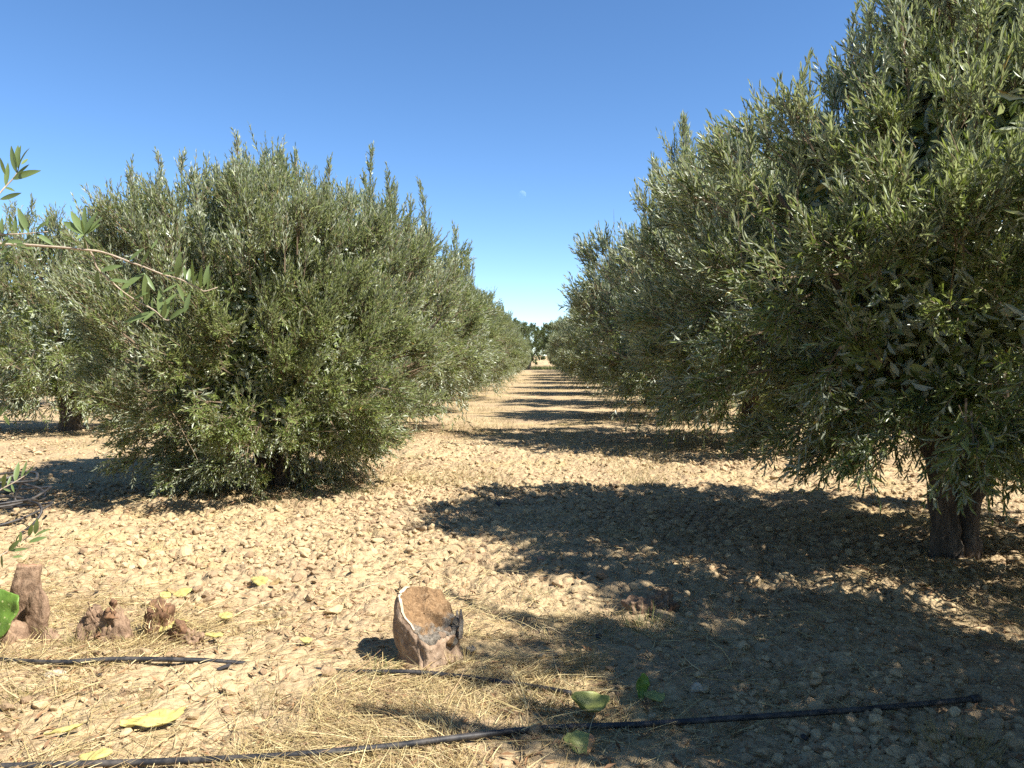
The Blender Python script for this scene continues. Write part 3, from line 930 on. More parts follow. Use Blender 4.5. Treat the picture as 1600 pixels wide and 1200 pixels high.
branch([(-40, 372), (0, 367), (38, 365), (75, 362)], 1.62, 1.66,
       z3((65, 920, 60, 730), (95, 850, 75, 700), (130, 870, 135, 720), (200, 890, 180, 680), (250, 850, 155, 650), (340, 820, 310, 670), (330, 880, 420, 760), (420, 820, 430, 730), (5, 900, 5, 740), (300, 905, 480, 990),
          (210, 960, 300, 910), (0, 1000, 90, 930), (0, 1060, 130, 1000), (0, 1110, 100, 1040), (60, 960, 200, 960), (20, 930, 120, 980)), 0.0022, 0.001, root=HUB)
LOW = at(-170, 700, 1.9)
branch([(-40, 658), (0, 650), (6, 646)], 1.7, 1.7, z5((0, 130, 75, 55), (20, 125, 65, 190), (0, 120, 20, 60)), 0.002, 0.001, root=LOW)
branch([(-40, 782), (0, 765), (25, 752), (42, 741)], 1.68, 1.72, z5((100, 545, 125, 435), (135, 530, 185, 430), (150, 530, 240, 460), (20, 590, 40, 510), (10, 630, 80, 635), (90, 595, 95, 640), (0, 570, 45, 515), (60, 590, 75, 530)), 0.0022, 0.001, root=LOW,
       label='dark drooping twig low at the left edge')
branch([(-30, 880), (0, 868), (20, 856), (45, 838)], 1.72, 1.78, z5((130, 960, 140, 905), (170, 930, 220, 845), (235, 920, 250, 820), (230, 935, 330, 880), (190, 975, 310, 935), (60, 1050, 130, 960), (60, 1040, 190, 1015), (80, 1075, 160, 1065), (0, 1060, 15, 1150), (100, 980, 120, 920)), 0.0022, 0.001, root=LOW,
       label='low twig with pale leaves beneath the hose coil')
# limb from the trunk that carries these branches
v1, p1 = tube(spline([(0, 0, 0.7), (0.4, -0.05, 1.0), tuple(np.array(HUB - EO) * 0.6 + np.array([0.0, 0, 0.1])), tuple(HUB - EO)], 12), np.linspace(0.03, 0.005, 12), 7, 0.05, 3)
v2, p2 = tube(spline([(0, 0, 0.6), (0.5, -0.05, 0.9), tuple(LOW - EO)], 10), np.linspace(0.02, 0.004, 10), 7, 0.05, 4)
v, p = join_geo([(v1, p1), (v2, p2)])
link('limb', np_mesh('edge_limb', v, p, [M['bark']], smooth=True), edge_tree)

# ------------------------------------------------------------------ clods of earth
def rock_mesh(name, mat, seed, sub=2, flat=0.7, amp=0.35):
    bm = bmesh.new()
    bmesh.ops.create_icosphere(bm, subdivisions=sub, radius=1)
    off = Vector((seed * 3.7, seed * 1.3, -seed * 2.1))
    rr = random.Random(seed)
    cuts = [(Vector((rr.gauss(0, 1), rr.gauss(0, 1), rr.gauss(0, 1))).normalized(), rr.uniform(0.50, 0.82)) for _ in range(13)]
    for vv in bm.verts:
        n = vv.co.copy()
        r = 1 + amp * mnoise.noise(n * 1.3 + off) + amp * 0.5 * mnoise.noise(n * 3.1 + off)
        c = n * r
        for d_, k_ in cuts:
            e = c.dot(d_)
            if e > k_: c -= d_ * (e - k_) * 0.93
        c.z *= flat
        vv.co = c
    me = bpy.data.meshes.new(name)
    bm.to_mesh(me); bm.free()
    me.materials.append(mat)
    return me


rocks = [rock_mesh('clod_shape', M['clod'], k + 1) for k in range(12)]
rs = np.random.default_rng(101)


def density_points(n):
    """points over the tilled earth, thinning with distance like the picture"""
    y = 2.0 + 11 * rs.uniform(0, 1, n) ** 1.7
    x = rs.uniform(-0.80, 0.72, n) * (y + 0.6)
    t = tilled(x, y)
    shade_right = (x > 0.35).astype(float)
    keep = rs.uniform(0, 1, n) < np.clip(0.20 + 0.80 * np.maximum(t, 0.55 * shade_right), 0, 1)
    patch = fbm(x * 0.9, y * 0.9, 55, 3)
    keep &= rs.uniform(0, 1, n) < np.clip((patch - 0.34) * 3.4, 0.20, 1)
    return x[keep], y[keep]


X, Y = density_points(95000)
size = 0.0045 + 0.026 * rs.uniform(0, 1, len(X)) ** 4.0 + 0.022 * rs.uniform(0, 1, len(X)) ** 14
size *= np.clip(0.85 + 0.25 * tilled(X, Y), 0, 1.2) * np.where((X > 0.2) & (Y < 4), 0.86, 1.0)


def ground_full(x, y):
    t_ = tilled(x, y)
    f_ = np.clip(1 - (y - 9) / 8, 0, 1)
    return ground_low(x, y) + f_ * ((0.3 + 0.7 * t_) * (bumps(x, y, 0.11, 5) * 0.05 + bumps(x, y, 0.05, 15) * 0.022) + (fbm(x * 14, y * 14, 31, 3) - 0.5) * 0.022)


Z = ground_full(X, Y) + size * 0.15
order = np.argsort(-size / (Y + 0.3))
big, rest = order[:290], order[290:]
for k in big:
    o = link('clod', rocks[int(k) % 12])
    o.location = (X[k], Y[k], Z[k] + size[k] * 0.1)
    o.rotation_euler = (rs.normal(0, 0.3), rs.normal(0, 0.3), rs.uniform(0, 6.28))
    s = float(size[k])
    o.scale = (s * rs.uniform(0.85, 1.3), s * rs.uniform(0.8, 1.1), s * rs.uniform(0.8, 1.1))
    xx, yy, big_ = float(X[k]), float(Y[k]), s > 0.026
    where = ('in the shade of the big right tree' if xx > 0.25 and yy > 3.6 else ('below the front hose at the lower right' if yy < 2.4 else 'in the shade around the two green pads' if xx < 0.75 and yy < 2.9 else 'in the shade near the low rotten stump' if xx < 1.0 and yy > 2.9 else
              'in the shade near the plugged hose end' if xx > 1.3 else 'in the shade above the right half of the front hose') if xx > 0.2 and yy < 3.6 else
             'among the straw below the dead stumps' if yy < 3.0 and xx < -0.7 else 'around the foot of the sawn stump' if yy < 3.5 and xx < 0.2 and xx > -0.9 else
             'behind the dead stumps on the left' if yy < 4.4 and xx < -0.9 else 'on the sunlit ground behind the sawn stump' if yy < 4.4 else 'on the sunlit tilled earth before the round tree')
    tag(o, ('larger' if big_ else 'small') + ' dry beige clod ' + where, 'clod', 'loose dry clods of earth')

# the rest of the clods, past counting: instanced on one point sheet
pm = bpy.data.meshes.new('clods')
pm.vertices.add(len(rest))
pm.vertices.foreach_set('co', np.stack([X[rest], Y[rest], Z[rest]], 1).astype(np.float32).ravel())
for nm, typ, arr in (('rot', 'FLOAT_VECTOR', np.stack([rs.normal(0, 0.35, len(rest)), rs.normal(0, 0.35, len(rest)), rs.uniform(0, 6.28, len(rest))], 1)),
                     ('siz', 'FLOAT_VECTOR', size[rest][:, None] * rs.uniform(0.75, 1.25, (len(rest), 3)))):
    a = pm.attributes.new(nm, typ, 'POINT')
    a.data.foreach_set('vector', arr.astype(np.float32).ravel())
a = pm.attributes.new('pick', 'INT', 'POINT')
a.data.foreach_set('value', rs.integers(0, 12, len(rest)).astype(np.int32))
clods = link('clods', pm)
tag(clods, 'countless small dry clods covering the tilled earth', kind='stuff')
rock_col = bpy.data.collections.new('clod_shapes')
for k, me in enumerate(rocks):
    rock_col.objects.link(bpy.data.objects.new('clod_shape', me))
ng = bpy.data.node_groups.new('scatter_clods', 'GeometryNodeTree')
ng.interface.new_socket('Geometry', in_out='INPUT', socket_type='NodeSocketGeometry')
ng.interface.new_socket('Geometry', in_out='OUTPUT', socket_type='NodeSocketGeometry')
gi = ng.nodes.new('NodeGroupInput'); go = ng.nodes.new('NodeGroupOutput')
m2p = ng.nodes.new('GeometryNodeMeshToPoints')
iop = ng.nodes.new('GeometryNodeInstanceOnPoints')
ci = ng.nodes.new('GeometryNodeCollectionInfo')
ci.inputs['Collection'].default_value = rock_col
ci.inputs['Separate Children'].default_value = True
ci.inputs['Reset Children'].default_value = True
iop.inputs['Pick Instance'].default_value = True


def named(nm, typ):
    n = ng.nodes.new('GeometryNodeInputNamedAttribute')
    n.data_type = typ
    n.inputs['Name'].default_value = nm
    return n.outputs['Attribute']


L_ = ng.links.new
L_(gi.outputs[0], m2p.inputs['Mesh']); L_(m2p.outputs[0], iop.inputs['Points'])
L_(ci.outputs[0], iop.inputs['Instance']); L_(named('pick', 'INT'), iop.inputs['Instance Index'])
e2r = ng.nodes.new('FunctionNodeEulerToRotation')
L_(named('rot', 'FLOAT_VECTOR'), e2r.inputs[0]); L_(e2r.outputs[0], iop.inputs['Rotation'])
L_(named('siz', 'FLOAT_VECTOR'), iop.inputs['Scale']); L_(iop.outputs[0], go.inputs[0])
md = clods.modifiers.new('scatter', 'NODES'); md.node_group = ng


def lump(name, px_, py_, size_, mat, seed, label, cat, group=None, rz=0.0, flat=0.7, sink=0.35, sub=3):
    q = on_ground(px_, py_)
    me = rock_mesh(name, M[mat], seed, sub, flat, 0.3)
    o = link(name, me)
    o.scale = size_
    o.rotation_euler = (0, 0, rz)
    o.location = (q.x, q.y + size_[1] * 0.5, gz(q.x, q.y) + size_[2] * flat * (1 - sink))
    return tag(o, label, cat, group)


lump('stone', 198, 896, (0.042, 0.036, 0.034), 'pebble', 51, 'pale rounded stone alone on sunlit earth above the dead stumps', 'stone')
lump('stone', 1090, 1090, (0.036, 0.034, 0.034), 'pebble', 52, 'round stone in the shade between folded green pad and tree shadow', 'stone', sink=0.2)
lump('stone', 1262, 1082, (0.035, 0.03, 0.03), 'clod', 53, 'rough grey stone in shade above the right part of the front hose', 'stone')
lump('clod', 806, 888, (0.055, 0.05, 0.045), 'clod', 54, 'largest pale clod on the sunlit side of the shadow edge', 'clod', 'loose dry clods of earth')
lump('clod', 845, 888, (0.030, 0.03, 0.034), 'clod_pink', 55, 'pinkish clod beside the largest pale clod, left one of two', 'clod', 'loose dry clods of earth')
lump('clod', 868, 890, (0.028, 0.03, 0.030), 'clod_pink', 56, 'pinkish clod beside the largest pale clod, right one of two', 'clod', 'loose dry clods of earth')
lump('clod', 875, 925, (0.042, 0.04, 0.04), 'clod', 57, 'pale clod above the green weed at the shadow edge', 'clod', 'loose dry clods of earth')
lump('clod', 1000, 935, (0.075, 0.06, 0.05), 'clod', 58, 'broad flat clod in dappled light beside the brown hollow lump', 'clod', 'loose dry clods of earth')
lump('stone', 1200, 1180, (0.036, 0.03, 0.03), 'clod', 60, 'grey stone in shade below the front hose near the bottom', 'stone')
lump('stone', 735, 1022, (0.028, 0.024, 0.028), 'pebble', 61, 'small pale stone in straw just right of the sawn stump', 'stone')
lump('stone', 85, 1072, (0.05, 0.035, 0.02), 'pebble', 62, 'flat pale stone in straw below the left hose', 'stone')

# ------------------------------------------------------------------ straw, weeds, litter
def ribbons(base, dirv, L, W, up, rng_, segs=3, curl=0.35, tw=0.5):
    """curved blades as ribbons; base (N,3), dirv unit (N,3), up = upward rise of the tip as share of L"""
    n = len(base)
    side = np.cross(dirv, np.array([[0, 0, 1.]])); side = unit(side + rng_.normal(0, tw, (n, 3)))
    cv = unit(np.cross(dirv, np.array([[0, 0, 1.]]))) * rng_.normal(0, curl, n)[:, None]
    V = []
    for i in range(segs + 1):
        u = i / segs
        p = base + dirv * (L * u)[:, None] + cv * (L * u * u * 0.6)[:, None]
        p[:, 2] += L * up * (u - 0.5 * u * u) * 1.6
        w = (W * (1 - 0.75 * u))[:, None]
        V.append(p - side * w * 0.5); V.append(p + side * w * 0.5)
    k = 2 * (segs + 1)
    V = np.stack(V, 1).reshape(-1, 3)
    o = (np.arange(n) * k)[:, None]
    P = np.concatenate([o + np.array([[2 * i, 2 * i + 1, 2 * i + 3, 2 * i + 2]]) for i in range(segs)], 1).reshape(-1, 4)
    return V, P


rw = np.random.default_rng(202)


def scatter_straw(n):
    y = 1.9 + 2.6 * rw.uniform(0, 1, n) ** 1.25
    x = rw.uniform(-0.80, 0.75, n) * (y + 0.5)
    dens = np.clip((fbm(x * 1.9, y * 1.9, 71, 3) - 0.38) * 4.0, 0.10, 1) * np.clip(1.25 - tilled(x, y) * 1.25, 0.05, 1)
    # under the right-hand tree straw lies too
    dens = np.maximum(dens, 0.7 * np.clip((x - 1.3) / 0.5, 0, 1) * np.clip((fbm(x * 1.6, y * 1.6, 71, 3) - 0.40) * 4, 0.05, 1))
    dens = dens * np.where(x > 0.15, 0.38, 1.0)
    k = rw.uniform(0, 1, n) < dens
    return x[k], y[k]


sx_, sy_ = scatter_straw(88000)
ang = fbm(sx_ * 1.3, sy_ * 1.3, 81, 2) * 5.0 - 1.6 + rw.normal(0, 0.75, len(sx_))
dv = np.stack([np.cos(ang), np.sin(ang) * 0.9, np.zeros(len(ang))], 1)
dv = unit(dv + np.stack([np.zeros(len(ang)), np.zeros(len(ang)), rw.normal(0.0, 0.05, len(ang))], 1))
sz_ = ground_full(sx_, sy_) + rw.uniform(0.002, 0.022, len(sx_))
V, P = ribbons(np.stack([sx_, sy_, sz_], 1), dv, 0.03 + 0.27 * rw.uniform(0, 1, len(sx_)) ** 1.8, rw.uniform(0.001, 0.0042, len(sx_)), rw.normal(0.0, 0.06, len(sx_)), rw)
tag(link('straw', np_mesh('straw', V, [P], [M['straw']])), 'dry yellow straw strewn over the front ground', kind='stuff')

# sparse straw and chaff on the tilled earth and along the alley
n = 42000
cy_ = 3.2 + 22 * rw.uniform(0, 1, n) ** 2
cx_ = rw.uniform(-0.8, 0.7, n) * (cy_ + 0.5)
k = rw.uniform(0, 1, n) < np.clip((fbm(cx_ * 0.8, cy_ * 0.8, 91, 3) - 0.40) * 4, 0.05, 1)
cx_, cy_ = cx_[k], cy_[k]
a = rw.uniform(0, 6.28, len(cx_))
dv = unit(np.stack([np.cos(a), np.sin(a), rw.uniform(-0.05, 0.6, len(a)) ** 2], 1))
V, P = ribbons(np.stack([cx_, cy_, ground_full(cx_, cy_) + rw.uniform(0.004, 0.02, len(a))], 1), dv, rw.uniform(0.03, 0.13, len(a)), rw.uniform(0.0016, 0.004, len(a)), rw.normal(0.1, 0.15, len(a)), rw, 2)
tag(link('chaff', np_mesh('chaff', V, [P], [M['straw']])), 'scattered chaff and dry weed stalks on the alley', kind='stuff')

# dry weeds in patches down the alley and between the rows
n = 60000
wy = 7 + 50 * rw.uniform(0, 1, n) ** 1.6
wx = rw.uniform(-1, 1, n) * np.where(rw.uniform(0, 1, n) < 0.6, 2.6, 10.0)
k = rw.uniform(0, 1, n) < np.clip((fbm(wx * 0.9, wy * 0.55, 131, 4) - 0.50) * 6, 0.0, 1)
wx, wy = wx[k], wy[k]
nw = len(wx)
V, P = ribbons(np.stack([wx, wy, ground_low(wx, wy)], 1), unit(np.stack([rw.normal(0, 0.7, nw), rw.normal(0, 0.7, nw), np.ones(nw)], 1)), rw.uniform(0.04, 0.15, nw), rw.uniform(0.003, 0.008, nw), np.zeros(nw), rw, 2)
tag(link('dry_weeds', np_mesh('dry_weeds', V, [P], [M['dry_tuft']])), 'patches of dry weeds along the alley floor', kind='stuff')

# brown fallen olive leaves under the trees
lx, ly = [], []
for (tx, ty, rr_) in [(TR[0] - 0.1, TR[1] + 0.4, 2.2), (-2.5, 7.0, 1.9), (2.75, 10.2, 2.2), (2.6, 0.8, 2.4), (-2.7, 12.3, 1.9), (2.75, 15.8, 2.2)]:
    m = 3600
    aa = rw.uniform(0, 6.28, m); r_ = rr_ * np.sqrt(rw.uniform(0, 1, m)) + rw.normal(0, 0.15, m)
    lx.append(tx + r_ * np.cos(aa)); ly.append(ty + r_ * np.sin(aa))
m = 5000
ly.append(2.0 + 7 * rw.uniform(0, 1, m) ** 1.5); lx.append(rw.uniform(-0.8, 0.72, m) * (ly[-1] + 0.5))
lx = np.concatenate(lx); ly = np.concatenate(ly)
nn = len(lx)
aa = rw.uniform(0, 6.28, nn)
V, P = leaf_geo(np.stack([lx, ly, ground_full(lx, ly) + rw.uniform(0.003, 0.014, nn)], 1), np.stack([np.cos(aa), np.sin(aa), rw.normal(0, 0.2, nn)], 1),
                np.stack([rw.normal(0, 0.35, nn), rw.normal(0, 0.35, nn), np.ones(nn)], 1), rw.uniform(0.03, 0.06, nn), rw.uniform(0.007, 0.013, nn), False, rw)
tag(link('fallen_leaves', np_mesh('fallen_leaves', V, [P], [M['litter']])), 'brown fallen olive leaves under the trees', kind='stuff')


def tuft(px_, py_, h, r, n, mat, label, seed, spread=0.6, name='grass_tuft', group='dry grass tufts', cat='grass tuft'):
    q = on_ground(px_, py_)
    g = np.random.default_rng(seed)
    a_ = g.uniform(0, 6.28, n); rr_ = r * np.sqrt(g.uniform(0, 1, n))
    b = np.stack([rr_ * np.cos(a_), rr_ * np.sin(a_), np.full(n, -0.01)], 1)
    d_ = unit(np.stack([np.cos(a_) * spread * g.uniform(0.2, 1.3, n), np.sin(a_) * spread * g.uniform(0.2, 1.3, n), np.ones(n)], 1))
    V_, P_ = ribbons(b, d_, h * g.uniform(0.45, 1.15, n), np.full(n, 0.0028) * g.uniform(0.7, 1.3, n), -0.12 * np.ones(n), g, 3, 0.3, 0.8)
    o = link(name, np_mesh(name, V_, [P_], [M[mat]]))
    o.location = (q.x, q.y, float(ground_full(np.array([q.x]), np.array([q.y]))[0]))
    return tag(o, label, cat, group)


DT = 'dry grass tufts'
GT = 'small green weeds'
tuft(75, 782, 0.10, 0.13, 130, 'grass', 'low fresh green grass patch beside the hose coil on sunlit earth', 1, 0.9, group=GT)
tuft(1038, 782, 0.09, 0.05, 40, 'grass', 'small dark weed alone in the wide tree shadow across the alley', 2, 0.8, group=GT)
tuft(838, 938, 0.06, 0.09, 70, 'grass', 'sparse green weed at the sunlit edge of the tree shadow', 3, 0.9, group=GT)
tuft(1010, 985, 0.10, 0.09, 130, 'grass', 'green grass tuft in shade in front of the low rotten stump', 4, 0.6, group=GT)
tuft(935, 985, 0.08, 0.10, 110, 'dry_tuft', 'olive-brown grass tuft left of the shaded green tuft', 5, 0.8, group=DT)
tuft(898, 826, 0.07, 0.06, 60, 'grass', 'thin weed at the lower rim of the alley shadow', 6, 0.8, group=GT)
tuft(862, 846, 0.06, 0.10, 60, 'grass', 'flat weed patch left of the thin weed in the alley shadow', 7, 1.0, group=GT)
tuft(915, 1048, 0.11, 0.08, 170, 'dry_tuft', 'upright dry tuft in shade right of the middle hose end', 8, 0.55, group=DT)
tuft(850, 1105, 0.10, 0.08, 150, 'dry_tuft', 'dry tuft between the middle hose end and the front hose', 9, 0.6, group=DT)
tuft(40, 1110, 0.08, 0.09, 130, 'dry_tuft', 'greyish dry tuft near the bottom left corner', 10, 0.7, group=DT)
tuft(205, 1110, 0.08, 0.08, 110, 'dry_tuft', 'greyish dry tuft above the long yellow pad', 11, 0.7, group=DT)
tuft(405, 1100, 0.07, 0.08, 110, 'dry_tuft', 'dry tuft in sun below left of the sawn stump', 12, 0.7, group=DT)
tuft(600, 1058, 0.07, 0.05, 60, 'grass', 'greenish tuft in the small shadow of the sawn stump', 13, 0.7, group=GT)
tuft(1500, 1185, 0.11, 0.11, 190, 'dry_tuft', 'thick dry tuft in shade in the bottom right corner', 14, 0.6, group=DT)
tuft(1300, 1010, 0.08, 0.12, 110, 'dry_tuft', 'loose dry tuft in shade in front of the twin trunk', 15, 0.9, group=DT)
tuft(690, 1105, 0.08, 0.09, 120, 'dry_tuft', 'brown tuft below the sawn stump at the shade edge', 16, 0.8, group=DT)
tuft(130, 1020, 0.07, 0.05, 100, 'dry_tuft', 'pale grass grown against the rotten double stump', 17, 0.5, group=DT)
tuft(235, 1012, 0.07, 0.05, 120, 'straw', 'pale yellow grass growing through the fibrous broken stump', 18, 0.5, group=DT)
tuft(720, 1040, 0.09, 0.05, 90, 'straw', 'yellow straw tuft hugging the right foot of the sawn stump', 19, 0.5, group=DT)
tuft(640, 720, 0.10, 0.22, 130, 'grass', 'straggling weeds at the right foot of the round olive tree', 20, 1.0, group=GT)
tuft(455, 790, 0.14, 0.25, 150, 'grass', 'wispy green weeds in the shade of the round olive tree', 21, 0.6, group=GT)
tuft(560, 780, 0.12, 0.22, 150, 'grass', 'green suckers at the shaded right side of the round olive tree', 22, 0.7, group=GT)
tuft(125, 700, 0.10, 0.45, 260, 'dry_tuft', 'reddish brown dry weed heap on sunlit earth left of the round tree', 23, 1.2, group=DT)
tuft(730, 735, 0.09, 0.12, 60, 'dry_tuft', 'tiny dry weed on the sunlit alley beside the round tree', 24, 0.9, group=DT)
tuft(792, 700, 0.10, 0.12, 60, 'grass', 'tiny weed at the tip of the second alley shadow', 25, 0.9, group=GT)
# grass strip in front of the bank
g = np.random.default_rng(5)
n = 5000
b = np.stack([g.uniform(-8, 8, n), g.uniform(82, 89, n), np.full(n, 0.0)], 1)
V, P = ribbons(b, unit(np.stack([g.normal(0, 0.3, n), g.normal(0, 0.3, n), np.ones(n)], 1)), g.uniform(0.2, 0.5, n), np.full(n, 0.03), np.zeros(n), g, 2)
tag(link('grass', np_mesh('grass', V, [P], [M['grass']])), 'green grass strip before the bank at the alley end', kind='stuff')

# ------------------------------------------------------------------ hoses
def hose(name, pts, r, label, group='black irrigation hoses', seg=10, n=120, cap=None):
    sp = spline(pts, n)
    V_, P_ = tube(sp, np.full(n, r), seg, 0.0, 1, True)
    o = link(name, np_mesh(name, V_, P_, [M['hose']], smooth=True))
    return tag(o, label, 'hose', group)


def gp(px_, py_, lift):
    q = on_ground(px_, py_, lift)
    return (q.x, q.y, lift)


def gfull(px_, py_, lift):
    q = on_ground(px_, py_, 0.0)
    h = float(ground_full(np.array([q.x]), np.array([q.y]))[0])
    q = on_ground(px_, py_, h + lift)
    return (q.x, q.y, h + lift)


def gmix(px_, py_, lift):
    q = on_ground(px_, py_, 0.0)
    o_ = np.linspace(-0.05, 0.05, 7)
    h = float(np.max(ground_full(q.x + o_, np.full(7, q.y)))) + 0.006
    q = on_ground(px_, py_, h + lift)
    return (q.x, q.y, h + lift)


front = [gmix(-120, 1206, 0.012), gmix(0, 1198, 0.012), gmix(250, 1190, 0.012), gmix(420, 1182, 0.012), gmix(590, 1168, 0.012), gmix(720, 1152, 0.012), gmix(850, 1138, 0.012), gmix(1000, 1132, 0.014), gmix(1150, 1122, 0.012), gmix(1300, 1112, 0.012), gmix(1420, 1102, 0.012), gmix(1522, 1092, 0.012)]
fh = empty('irrigation_hose', front[-1])
tag(fh, 'long black irrigation hose crossing the front ground, plugged at its right end', 'hose', 'black irrigation hoses')
rel = [tuple(np.array(q) - np.array(front[-1])) for q in front]
V, P = tube(spline(rel, 140), np.full(140, 0.0098), 12)
link('pipe', np_mesh('front_pipe', V, P, [M['hose']], smooth=True), fh)
d_ = np.array(rel[-1]) - np.array(rel[-2]); d_ /= np.linalg.norm(d_)
V, P = tube(np.array([-d_ * 0.012, -d_ * 0.008, d_ * 0.020, d_ * 0.026]), np.array([0.0112, 0.0140, 0.0140, 0.0105]), 12)
link('end_plug', np_mesh('end_plug', V, P, [M['hose']], smooth=True), fh)
hose('irrigation_hose', [gmix(-90, 1026, 0.004), gmix(0, 1031, 0.004), gmix(90, 1035, 0.004), gmix(180, 1030, 0.004), gmix(290, 1031, 0.000), gmix(350, 1034, -0.004), gmix(450, 1043, -0.03), gmix(540, 1049, -0.006), gmix(580, 1050, 0.008), gmix(640, 1050, 0.012),
                         gmix(700, 1055, 0.012), gmix(770, 1064, 0.012), gmix(840, 1074, 0.008), gmix(892, 1083, 0.004)], 0.0092, 'black hose half buried in straw before the dead stumps and the sawn stump')
# drip lines along the left row
for k, (dx, dz) in enumerate(((0.0, 0.05), (0.22, 0.10))):
    hose('drip_line', [(-5.2, 9.2 + dx, 0.04 + dz), (-4.4, 9.4 + dx, 0.03 + dz), (-3.4, 9.6 + dx, 0.05 + dz), (-2.6, 9.8 + dx, 0.02 + dz), (-1.9, 10.0 + dx, 0.0)], 0.008,
         ['thin black drip line glimpsed under the round olive tree, lower one', 'thin black drip line glimpsed under the round olive tree, upper one'][k], n=40, seg=6)

# coil of hose at the left edge
def coil():
    c = on_ground(-22, 826)
    rr = random.Random(3)
    parts = []
    zs = [0.03, 0.06, 0.10, 0.13, 0.17, 0.21, 0.25]
    pts = []
    n_turn = 6
    for i in range(n_turn * 10):
        t_ = i / 10
        a_ = 2 * math.pi * t_ + 0.4
        k_ = int(t_)
        r_ = 0.36 + 0.05 * math.sin(k_ * 2.1) + rr.uniform(-0.015, 0.015)
        tx, ty = 0.12 * math.sin(k_ * 1.7), 0.15 * math.cos(k_ * 2.3)
        x_ = r_ * math.cos(a_) + 0.05 * math.sin(k_ * 3.1); y_ = r_ * math.sin(a_) * 0.9
        z_ = 0.05 + 0.05 * t_ + tx * x_ * 1.1 + ty * y_ * 1.1
        pts.append((x_, y_, max(0.012, z_)))
    # free tail sweeping right and curling back down to the ground
    pts += [(0.25, -0.05, 0.20), (0.40, -0.12, 0.20), (0.50, -0.16, 0.185), (0.535, -0.20, 0.14), (0.515, -0.26, 0.07), (0.46, -0.31, 0.02)]
    sp = spline(pts, 420)
    V_, P_ = tube(sp, np.full(420, 0.0085), 7)
    o = link('hose_coil', np_mesh('hose_coil', V_, P_, [M['hose']], smooth=True))
    o.location = (c.x, c.y, gz(c.x, c.y) + 0.02)
    tag(o, 'loose coil of black hose lying on sunlit earth at the left edge', 'hose coil', 'black irrigation hoses')


coil()

